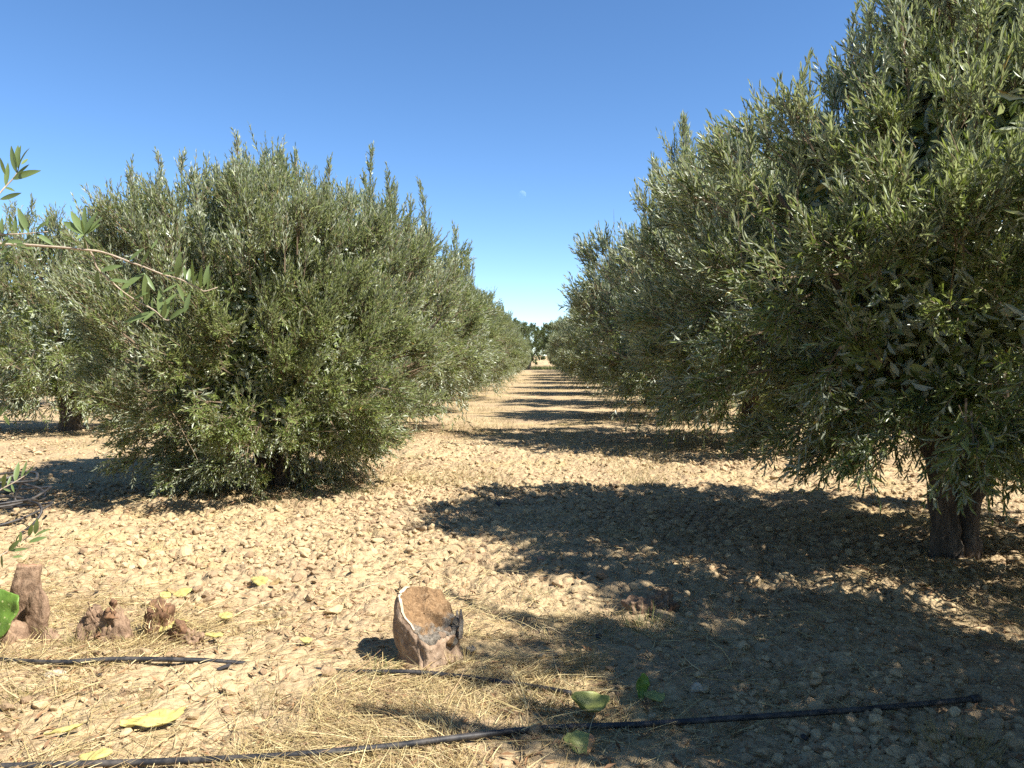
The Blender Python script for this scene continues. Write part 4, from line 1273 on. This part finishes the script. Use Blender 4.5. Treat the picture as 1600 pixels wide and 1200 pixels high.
# ------------------------------------------------------------------ sawn stump in the middle
def stump():
    q = on_ground(668, 1046)
    t = empty('tree_stump', (q.x, q.y + 0.10, gz(q.x, q.y)), 0)
    t.scale = (0.95, 0.95, 0.97)
    tag(t, 'sawn brown tree stump with slanting rotten top, standing in straw in the middle', 'stump')
    seg, rings = 112, 44
    nrm = Vector((0.52, -0.46, 0.72)).normalized()
    c0 = Vector((0.03, 0.0, 0.195))

    def R_(th, z):
        r = 0.118 + 0.012 * math.cos(th - 2.9) + 0.010 * math.sin(3 * th + 0.6) + 0.006 * math.sin(5 * th + 2)
        r *= 1.0 + (0.14 - 0.06 * math.cos(th)) * math.exp(-((z - 0.14) / 0.11) ** 2) + 0.14 * math.exp(-(z / 0.03) ** 2)
        # a crack running up the near side
        dth = (th - math.radians(262) - (0.1 - z) * 1.2 + math.pi) % (2 * math.pi) - math.pi
        r -= 0.008 * math.exp(-(dth / 0.03) ** 2) * (1 if z < 0.2 else 0.4)
        dth = (th - math.radians(278) + (0.03 - z) * 3 + math.pi) % (2 * math.pi) - math.pi
        r -= 0.013 * math.exp(-(dth / 0.08) ** 2) * math.exp(-(max(0, z - 0.02) / 0.05) ** 2)
        r += 0.009 * mnoise.noise(Vector((math.cos(th) * 3, math.sin(th) * 3, z * 12))) + 0.005 * mnoise.noise(Vector((math.cos(th) * 9, math.sin(th) * 9, z * 24))) + 0.003 * mnoise.noise(Vector((math.cos(th) * 24, math.sin(th) * 24, z * 60))) - 0.012 * max(0, mnoise.noise(Vector((math.cos(th) * 7 + 9, math.sin(th) * 7, z * 9))) - 0.3)
        return r

    V_ = []
    rim = []
    for i in range(rings):
        u = i / (rings - 1)
        for k in range(seg):
            th = 2 * math.pi * k / seg
            r = R_(th, 0.15)
            x_, y_ = r * math.cos(th), r * math.sin(th)
            zt = c0.z - (nrm.x * (x_ - c0.x) + nrm.y * (y_ - c0.y)) / nrm.z
            zt += (0.0012 if x_ < 0.03 else 0.010) * mnoise.noise(Vector((x_ * 22, y_ * 22, 3))) + (0.018 * max(0, mnoise.noise(Vector((x_ * 30, y_ * 30, 9)))) if x_ > 0.02 else 0)
            zt = min(max(zt, 0.085), 0.268 - 0.02 * max(0, x_) / 0.1 + 0.006 * mnoise.noise(Vector((x_ * 30, y_ * 30, 1))))
            z_ = -0.03 + (zt + 0.03) * u
            r2 = R_(th, z_) * (1 - 0.05 * max(0, u - 0.9) / 0.1)
            lean = -0.02 * max(0, z_) / 0.25
            V_.append((r2 * math.cos(th) + lean, r2 * math.sin(th), z_))
            if i == rings - 1: rim.append(Vector(V_[-1]))
    Q_ = [(i * seg + k, i * seg + (k + 1) % seg, (i + 1) * seg + (k + 1) % seg, (i + 1) * seg + k) for i in range(rings - 1) for k in range(seg)]
    link('bark', np_mesh('stump_bark', np.array(V_), [np.array(Q_)], [M['stump_bark']], smooth=True), t)
    # top face: rim inwards, sunk and broken where rotten
    cen = sum(rim, Vector()) / seg

    def cap(name, f0, f1, mat, nr, lift, sel=None, dip=0.0, rough=0.0):
        vv, qq = [], []
        for j in range(nr + 1):
            f_ = f0 + (f1 - f0) * j / nr
            for k in range(seg):
                p_ = rim[k].lerp(cen, 1 - f_)
                rt = rough * (0.45 + 1.1 * max(0, min(1, (p_.x - p_.y * 0.7) / 0.07)))
                d0 = dip * (1 - f_ * f_) + rt * (mnoise.noise(p_ * 28) + 0.8 * mnoise.noise(p_ * 60) + 0.4 * mnoise.noise(p_ * 130))
                if f_ > 0.97: d0 *= 0.2
                vv.append(tuple(p_ - nrm * d0 + nrm * lift))
        for j in range(nr):
            for k in range(seg):
                if sel is None or k in sel:
                    qq.append((j * seg + k, j * seg + (k + 1) % seg, (j + 1) * seg + (k + 1) % seg, (j + 1) * seg + k))
        o = link(name, np_mesh(name, np.array(vv), [np.array(qq)], [mat], smooth=True), t)
        return o

    cap('cut_face', 1.0, 0.02, M['stump_cut'], 26, 0.0, None, 0.016, 0.018)
    arc = [k for k in range(seg) if math.radians(130) < 2 * math.pi * k / seg < math.radians(262)]
    # pale sapwood left along the near left rim, with its own thickness
    vv, qq = [], []
    for k in arc:
        a_ = rim[k].lerp(cen, 0.015); b_ = rim[k].lerp(cen, 0.10 + 0.02 * math.sin(k * 0.31))
        edge = min(1, min(k - arc[0], arc[-1] - k) / 3)
        b_ = a_.lerp(b_, 0.25 + 0.75 * edge)
        vv += [tuple(a_ - nrm * 0.004), tuple(a_ + nrm * 0.006), tuple(b_ + nrm * 0.005), tuple(b_ - nrm * 0.012)]
    for i in range(len(arc) - 1):
        for e in range(3):
            qq.append((i * 4 + e, i * 4 + e + 1, (i + 1) * 4 + e + 1, (i + 1) * 4 + e))
    link('sapwood_rim', np_mesh('sapwood_rim', np.array(vv), [np.array(qq)], [M['sapwood']], smooth=False), t)
    # rotten grey chunks broken out on the right of the cut
    rr = random.Random(2)
    for k, (x_, y_, s_) in enumerate([(0.085, -0.02, 0.032), (0.108, 0.03, 0.036), (0.06, -0.062, 0.030), (0.11, -0.045, 0.034)]):
        zt = c0.z - (nrm.x * (x_ - c0.x) + nrm.y * (y_ - c0.y)) / nrm.z - 0.016
        o = link('rotten_chunk', rock_mesh('rotten_chunk', M['stump_cut'] if k % 2 else M['stump_bark'], 80 + k, 3, 0.8, 0.6), t)
        o.location = (x_ - 0.015, y_, zt); o.scale = (s_, s_ * 0.8, s_ * 0.9); o.rotation_euler = (rr.uniform(-0.5, 0.5), 0.5, rr.uniform(0, 3))
    # splinters standing on the right rim
    for k, (x_, y_, h_) in enumerate([(0.118, 0.02, 0.07), (0.125, -0.02, 0.09), (0.10, 0.06, 0.06)]):
        V2, P2 = tube(np.array([(x_, y_, 0.10), (x_ + 0.004, y_, 0.12 + h_ * 0.5), (x_ + 0.002, y_ + 0.005, 0.125 + h_)]), np.array([0.012, 0.010, 0.004]), 5, 0.25, k)
        link('splinter', np_mesh('splinter', V2, P2, [M['stump_grey']]), t)


stump()

# ------------------------------------------------------------------ dead prickly pear trunks on the left
def slab_mesh(name, mat, w, d, h, seed, top_flat=0.0, nz=30, seg=52, power=3.0, lean=(0, 0), taper=0.85, rough=0.012, waist=0.0):
    """upright rounded slab, base at z = 0"""
    V_, Q_ = [], []
    off = seed * 5.3
    for i in range(nz + 1):
        u = i / nz
        z_ = h * u
        s_ = (1 - (u ** 7) * (1 - top_flat)) * (1 + (taper - 1) * u) * (1 - waist * math.sin(math.pi * u)) + (0.12 * math.exp(-(u / 0.08) ** 2))
        if i == nz and top_flat == 0: s_ = 0.12
        for k in range(seg):
            t_ = 2 * math.pi * k / seg
            c_, sn = math.cos(t_), math.sin(t_)
            x_ = w / 2 * math.copysign(abs(c_) ** (2 / power), c_) * s_; y_ = d / 2 * math.copysign(abs(sn) ** (2 / power), sn) * s_
            nn_ = rough * (mnoise.noise(Vector((x_ * 14 + off, y_ * 14, z_ * 11))) + 0.6 * mnoise.noise(Vector((x_ * 38 + off, y_ * 38, z_ * 26))) + 0.35 * mnoise.noise(Vector((x_ * 95, y_ * 95 + off, z_ * 60))) - 0.9 * max(0, mnoise.noise(Vector((x_ * 24, y_ * 24 - off, z_ * 7))) - 0.25))
            V_.append((x_ + nn_ * c_ * 1.4 + lean[0] * u, y_ + nn_ * sn * 1.4 + lean[1] * u, z_ + nn_ * u * 1.5))
    for i in range(nz):
        for k in range(seg):
            Q_.append((i * seg + k, i * seg + (k + 1) % seg, (i + 1) * seg + (k + 1) % seg, (i + 1) * seg + k))
    top = len(V_)
    V_.append((lean[0], lean[1], h - (0.006 if top_flat else -0.002)))
    T_ = [(top, nz * seg + k, nz * seg + (k + 1) % seg) for k in range(seg)]
    idx_ = [0] * len(Q_) + [1] * len(T_)
    return V_, Q_, T_, idx_


def slab(name, parent, loc, rot, mat, w, d, h, seed, mat_top=None, **kw):
    V_, Q_, T_, idx_ = slab_mesh(name, mat, w, d, h, seed, **kw)
    me = np_mesh(name, np.array(V_), [np.array(Q_), np.array(T_)], [M[mat], M[mat_top or mat]], idx_, smooth=True)
    o = link(name, me, parent)
    o.location = loc; o.rotation_euler = rot
    return o


q = on_ground(40, 1012)
t = empty('dead_cactus_trunk', (q.x, q.y + 0.03, gz(q.x, q.y)), 0)
tag(t, 'tallest dead brown cactus trunk at the left edge, flat cut top, behind the green pad', 'cactus stump', 'dead prickly pear trunks')
slab('top_stub', t, (-0.105, 0.09, -0.02), (0, R(7), 0.15), 'dead_pad', 0.125, 0.06, 0.312, 1, 'dead_cut', top_flat=0.8, taper=0.92, power=3.5, rough=0.006)
slab('standing_slab', t, (0.004, 0.03, -0.02), (0, R(5), -0.2), 'dead_pad', 0.105, 0.05, 0.240, 2, taper=0.9, power=2.4, rough=0.006)
slab('lower_block', t, (-0.055, -0.03, -0.03), (0, R(6), 0.3), 'dead_pad', 0.12, 0.11, 0.12, 3, taper=0.75, power=2.2, rough=0.006)
slab('root_flange', t, (0.085, -0.01, -0.03), (0, R(24), -0.2), 'dead_pad', 0.13, 0.09, 0.085, 4, taper=0.6, power=2, rough=0.006)

q = on_ground(150, 1022)
t = empty('rotten_cactus_stump', (q.x, q.y + 0.04, gz(q.x, q.y)), 0)
tag(t, 'low rotten double-humped brown stump with a dark hollow, behind the left hose', 'cactus stump', 'dead prickly pear trunks')
slab('hump', t, (-0.07, 0.02, -0.03), (0, R(12), 0.2), 'dead_pad', 0.125, 0.08, 0.165, 5, taper=0.7, power=2.4, rough=0.012)
slab('hump', t, (0.075, 0.02, -0.03), (0, R(-10), -0.2), 'dead_pad', 0.115, 0.08, 0.185, 6, taper=0.75, power=2.4, rough=0.012)
slab('bridge', t, (0.0, 0.01, -0.03), (0, 0, 0), 'dead_pad', 0.19, 0.075, 0.135, 7, taper=0.8, power=2.4, rough=0.014)
slab('rotten_heart', t, (0.005, -0.045, -0.02), (R(-14), 0, 0), 'dead_red', 0.075, 0.03, 0.075, 8, taper=0.7, power=2.2, rough=0.02)
slab('red_crest', t, (0.045, 0.0, 0.11), (0, R(14), 0), 'dead_red', 0.05, 0.05, 0.065, 9, taper=0.7, power=2.0, rough=0.02)
slab('pointed_flake', t, (-0.035, -0.005, 0.08), (R(6), R(-6), 0), 'dead_pad', 0.05, 0.016, 0.085, 10, taper=0.2, power=2.0)
slab('bark_flap', t, (-0.055, -0.04, -0.02), (R(-20), R(12), 0.3), 'dead_red', 0.03, 0.012, 0.07, 11, taper=0.4, power=2.0)

q = on_ground(250, 1016)
t = empty('fibrous_cactus_stump', (q.x, q.y + 0.04, gz(q.x, q.y)), 0)
tag(t, 'broken fibrous rust-brown stump with straw growing through it, right of the double hump', 'cactus stump', 'dead prickly pear trunks')
slab('fibre_block', t, (-0.045, 0.02, -0.03), (0, R(4), 0), 'dead_red', 0.115, 0.08, 0.16, 12, taper=0.85, power=3, rough=0.022, top_flat=0.6)
slab('fallen_piece', t, (0.055, -0.01, -0.02), (0, R(28), -0.2), 'dead_red', 0.10, 0.07, 0.10, 13, taper=0.7, power=2.2, rough=0.022)
slab('fallen_piece', t, (0.115, -0.03, -0.02), (0, R(35), -0.3), 'dead_pad', 0.10, 0.08, 0.065, 14, taper=0.6, power=2.0, rough=0.02)

q = on_ground(1028, 968)
t = empty('rotten_stump', (q.x, q.y + 0.05, gz(q.x, q.y)), 0.2)
tag(t, 'low brown rotten stump half in shade behind the green grass tuft', 'stump')
slab('rotten_shell', t, (0.02, 0.02, -0.03), (R(-6), R(8), 0), 'dead_pad', 0.17, 0.10, 0.13, 31, taper=0.7, power=2.0, rough=0.03)
slab('side_lobe', t, (-0.08, 0.0, -0.03), (0, R(-14), 0.4), 'dead_pad', 0.10, 0.08, 0.09, 32, taper=0.6, power=2.0, rough=0.028)
slab('bark_flap', t, (0.07, -0.03, -0.02), (R(-16), R(18), 0), 'dead_red', 0.06, 0.03, 0.075, 33, taper=0.6, power=2.0, rough=0.02)


def fibres(parent, spots, n, seed, mat='dry_tuft', h=0.035):
    # torn fibres and splinters standing on the broken edges
    g_ = np.random.default_rng(seed)
    k_ = g_.integers(0, len(spots), n)
    b_ = np.array([q_[:3] for q_ in spots])[k_] + g_.normal(0, 1, (n, 3)) * np.array([[0.028, 0.02, 0.010]])
    d_ = unit(np.stack([g_.normal(0, 0.5, n), g_.normal(0, 0.5, n), g_.uniform(0.3, 1.2, n)], 1))
    V_, P_ = ribbons(b_, d_, h * g_.uniform(0.4, 1.3, n), g_.uniform(0.002, 0.005, n), np.zeros(n), g_, 2, 0.5, 0.9)
    o = link('torn_fibres', np_mesh('torn_fibres', V_, [P_], [M[mat]]), parent)
    o['kind'] = 'stuff'


for o in list(COL.objects):
    if o.name.startswith('dead_cactus_trunk'): fibres(o, [(-0.06, 0.09, 0.29), (0.05, 0.0, 0.03), (-0.05, -0.05, 0.07), (0.10, -0.03, 0.04)], 60, 1)
    if o.name.startswith('rotten_cactus_stump'): fibres(o, [(-0.05, 0.0, 0.12), (0.06, 0.0, 0.14), (0.0, -0.04, 0.05), (-0.09, -0.04, 0.02), (0.09, -0.04, 0.02)], 120, 2)
    if o.name.startswith('fibrous_cactus_stump'): fibres(o, [(-0.05, -0.01, 0.12), (-0.04, -0.03, 0.06), (0.06, -0.03, 0.06), (0.12, -0.05, 0.03), (-0.05, -0.05, 0.02)], 200, 3, 'straw', 0.05)


# ------------------------------------------------------------------ prickly pear pads
def pad_mesh(name, mat, L, W, T, bend=0.0, cup=0.0, seed=0, mat2=None, part=None, egg=0.25, wob=0.16):
    V_, Q_ = [], []
    nu, nv = 20, 24
    for i in range(nu + 1):
        ph_ = math.pi * i / nu
        for k in range(nv):
            t_ = 2 * math.pi * k / nv
            x_ = math.cos(ph_); y_ = math.sin(ph_) * math.cos(t_); z_ = math.sin(ph_) * math.sin(t_)
            X_ = x_ * L / 2; Y_ = y_ * W / 2 * (1 + egg * x_); Z_ = math.copysign(abs(z_) ** 0.8, z_) * T / 2
            Z_ += bend * x_ * x_ * L + cup * y_ * y_ * W + wob * L * 0.6 * mnoise.noise(Vector((x_ * 1.8 + seed, y_ * 1.8, seed)))
            e_ = 1 + 0.22 * mnoise.noise(Vector((x_ * 1.5, y_ * 1.5, seed * 7.7))) + 0.10 * mnoise.noise(Vector((x_ * 4, y_ * 4, seed * 3.3)))
            X_ *= e_; Y_ *= e_
            V_.append((X_, Y_, Z_))
    for i in range(nu):
        for k in range(nv):
            Q_.append((i * nv + k, (i + 1) * nv + k, (i + 1) * nv + (k + 1) % nv, i * nv + (k + 1) % nv))
    idx_ = None
    mats = [M[mat]]
    if mat2:
        mats.append(M[mat2]); idx_ = [1 if part(i // nv / nu) else 0 for i in range(len(Q_))]
    return np_mesh(name, np.array(V_), [np.array(Q_)], mats, idx_, smooth=True)


def pad(px_, py_, L, W, T, rot, mat, label, lift=0.015, bend=0.0, cup=0.0, seed=0, cat='cactus pad', **kw):
    me = pad_mesh('prickly_pear_pad', mat, L, W, T, bend, cup, seed, **kw)
    o = link('prickly_pear_pad', me)
    q_ = on_ground(px_, py_)
    h_ = gz(q_.x, q_.y) + 0.02 + lift
    q_ = on_ground(px_, py_, h_)
    o.location = (q_.x, q_.y, h_)
    o.rotation_euler = rot
    return tag(o, label, cat, 'fallen prickly pear pads')


# green one leaning in front of the tallest trunk
me = pad_mesh('prickly_pear_pad', 'pad_green', 0.22, 0.15, 0.024, 0.05, 0.10, 1)
o = link('prickly_pear_pad', me)
q = at(2, 962, 3.02)
o.location = q; o.rotation_euler = (R(70), R(-62), R(12))
tag(o, 'fresh green prickly pear pad leaning on the tallest dead trunk at the left edge', 'cactus pad', 'fallen prickly pear pads')
pad(285, 926, 0.085, 0.060, 0.012, (R(28), R(-8), 0.3), 'pad_yellow', 'bright yellow oval pad, right one of the pair on sunlit clods', 0.018, 0.05, 0, 2)
pad(258, 930, 0.060, 0.045, 0.012, (R(34), R(14), 0.9), 'pad_yellow', 'small yellow-green pad, left one of the pair on sunlit clods', 0.014, 0.05, 0, 3)
pad(268, 924, 0.055, 0.03, 0.01, (R(15), R(30), 0.2), 'pad_brown', 'brown dried pad fragment between the two yellow oval pads', 0.018, 0.1, 0, 4)
pad(405, 908, 0.095, 0.060, 0.012, (R(26), R(10), -0.35), 'pad_yellow', 'yellow pad with a curled dry tip on the sunlit clods', 0.014, 0.08, 0, 5)
pad(430, 910, 0.06, 0.028, 0.010, (R(40), R(-25), 0.6), 'pad_brown', 'curled brown dry pad tip beside the sunlit yellow pad', 0.018, 0.2, 0, 6)
pad(352, 962, 0.058, 0.042, 0.011, (R(26), 0, 0.2), 'pad_yellow', 'small round yellow pad among clods behind the fibrous stump', 0.014, 0.05, 0, 7)
pad(310, 950, 0.055, 0.05, 0.012, (R(34), R(10), 0.2), 'pad_brown', 'round brown dry pad among clods near the small yellow pad', 0.014, 0.08, 0, 8)
pad(270, 976, 0.125, 0.06, 0.012, (R(26), R(-10), 0.22), 'pad_yellow', 'long pointed yellow pad leaning behind the fibrous stump', 0.035, 0.03, 0, 9, egg=-0.3)
pad(240, 1124, 0.215, 0.046, 0.012, (R(12), R(-4), 0.42), 'pad_yellow', 'longest yellow pad, curved like a blade in the straw at lower left', 0.018, 0.06, 0, 10, egg=-0.25)
pad(150, 1180, 0.09, 0.04, 0.010, (R(16), R(-6), 0.4), 'pad_yellow', 'yellow pad strip just above the front hose at lower left', 0.014, 0.05, 0, 11, egg=-0.3)
pad(100, 1140, 0.10, 0.018, 0.008, (R(12), R(-4), 0.5), 'pad_yellow', 'pale thin strip of dried pad left of the longest yellow pad', 0.012, 0.03, 0, 12)
pad(335, 992, 0.07, 0.03, 0.010, (R(14), 0, 0.1), 'pad_yellow', 'faded yellow sliver in straw right of the fibrous stump', 0.012, 0.03, 0, 15)
pad(478, 1000, 0.05, 0.035, 0.010, (R(20), R(10), 0.1), 'pad_yellow', 'pale yellow scrap in straw left of the sawn stump', 0.012, 0.05, 0, 16)
# curled green one
pad(922, 1108, 0.125, 0.085, 0.013, (R(12), R(6), -0.25), 'pad_olive', 'wilted green pad curled like a shell just behind the front hose', 0.012, 0.34, 0.40, 13)
# folded green one: two lobes
q = on_ground(1015, 1106)
t = empty('prickly_pear_pad', (q.x, q.y + 0.02, gz(q.x, q.y) + 0.02), 0)
tag(t, 'folded green pad with one lobe upright, in shade behind the front hose', 'cactus pad', 'fallen prickly pear pads')
o = link('upright_lobe', pad_mesh('upright_lobe', 'pad_green', 0.095, 0.042, 0.014, 0.08, 0.1, 21), t); o.location = (-0.022, 0.01, 0.04); o.rotation_euler = (R(80), R(-82), R(10))
o = link('lying_lobe', pad_mesh('lying_lobe', 'pad_olive', 0.075, 0.042, 0.013, 0.10, 0.1, 22), t); o.location = (0.018, -0.008, 0.010); o.rotation_euler = (R(30), R(4), R(-8))
# yellow one with an orange rotten end
pad(905, 1158, 0.095, 0.070, 0.012, (R(34), R(8), -0.15), 'pad_olive', 'yellow-green pad with an orange rotten end, below the front hose', 0.012, 0.05, 0.0, 14, mat2='pad_orange', part=lambda u: u < 0.3)

# ------------------------------------------------------------------ dark scraps
for k, (px_, py_, s_, lab) in enumerate([(781, 789, 0.06, 'black scrap of debris in the alley shadow tip'), (935, 1000, 0.035, 'black plastic scrap in shade left of the green tuft'), (157, 1072, 0.022, 'dark grey flake in straw below the left hose'),
                                         (350, 1056, 0.03, 'black scrap with an upright straw, left of the sawn stump'), (150, 937, 0.022, 'dark red-black chip on sunlit earth above the double hump'), (108, 941, 0.02, 'dark twig chip on sunlit earth left of the red-black chip'),
                                         (1258, 1160, 0.025, 'black lump in the straw at the lower right'), (372, 890, 0.022, 'blue-grey flake on the sunlit clods above the yellow pads')]):
    q = on_ground(px_, py_)
    o = link('dark_scrap', rock_mesh('dark_scrap', M['black_bit'], 120 + k, 2, 0.45, 0.6))
    o.location = (q.x, q.y, float(ground_full(np.array([q.x]), np.array([q.y]))[0]) + s_ * 0.25)
    o.scale = (s_, s_ * 0.6, s_ * 0.7); o.rotation_euler = (0.2, 0.1, k * 1.3)
    tag(o, lab, 'debris', 'dark scraps on the ground')

# ------------------------------------------------------------------ moon
def moon():
    m, nt, out = new_mat('moon_surface')
    g_ = nt.nodes.new('ShaderNodeNewGeometry')
    d_ = nt.nodes.new('ShaderNodeBsdfDiffuse')
    nt.links.new(ramp(nt, [(0.4, (0.025, 0.03, 0.03)), (0.6, (0.045, 0.05, 0.045))], noise_tex(nt, 0.4, 3, 0.6, obj_co(nt))), d_.inputs['Color'])
    tr = nt.nodes.new('ShaderNodeBsdfTransparent')
    ad = nt.nodes.new('ShaderNodeAddShader')
    nt.links.new(d_.outputs[0], ad.inputs[0]); nt.links.new(tr.outputs[0], ad.inputs[1])
    mx = nt.nodes.new('ShaderNodeMixShader')
    nt.links.new(g_.outputs['Backfacing'], mx.inputs[0])
    nt.links.new(ad.outputs[0], mx.inputs[1]); nt.links.new(tr.outputs[0], mx.inputs[2])
    nt.links.new(mx.outputs[0], out.inputs['Surface'])
    bm = bmesh.new()
    bmesh.ops.create_uvsphere(bm, u_segments=32, v_segments=16, radius=6.0)
    me = bpy.data.meshes.new('moon'); bm.to_mesh(me); bm.free()
    for p_ in me.polygons: p_.use_smooth = True
    me.materials.append(m)
    o = link('moon', me)
    d = ray(816, 304).normalized()
    o.location = Vector((0, 0, CAM_H)) + d * 1200
    tag(o, 'faint pale half moon in the blue sky above the alley', 'moon')


moon()
bpy.context.view_layer.update()
tris = sum(sum(len(p.vertices) - 2 for p in me.polygons) if len(me.polygons) < 2000 else len(me.loops) - 2 * len(me.polygons) for me in bpy.data.meshes)
print('mesh data tris', tris, 'objects', len(scene.objects))
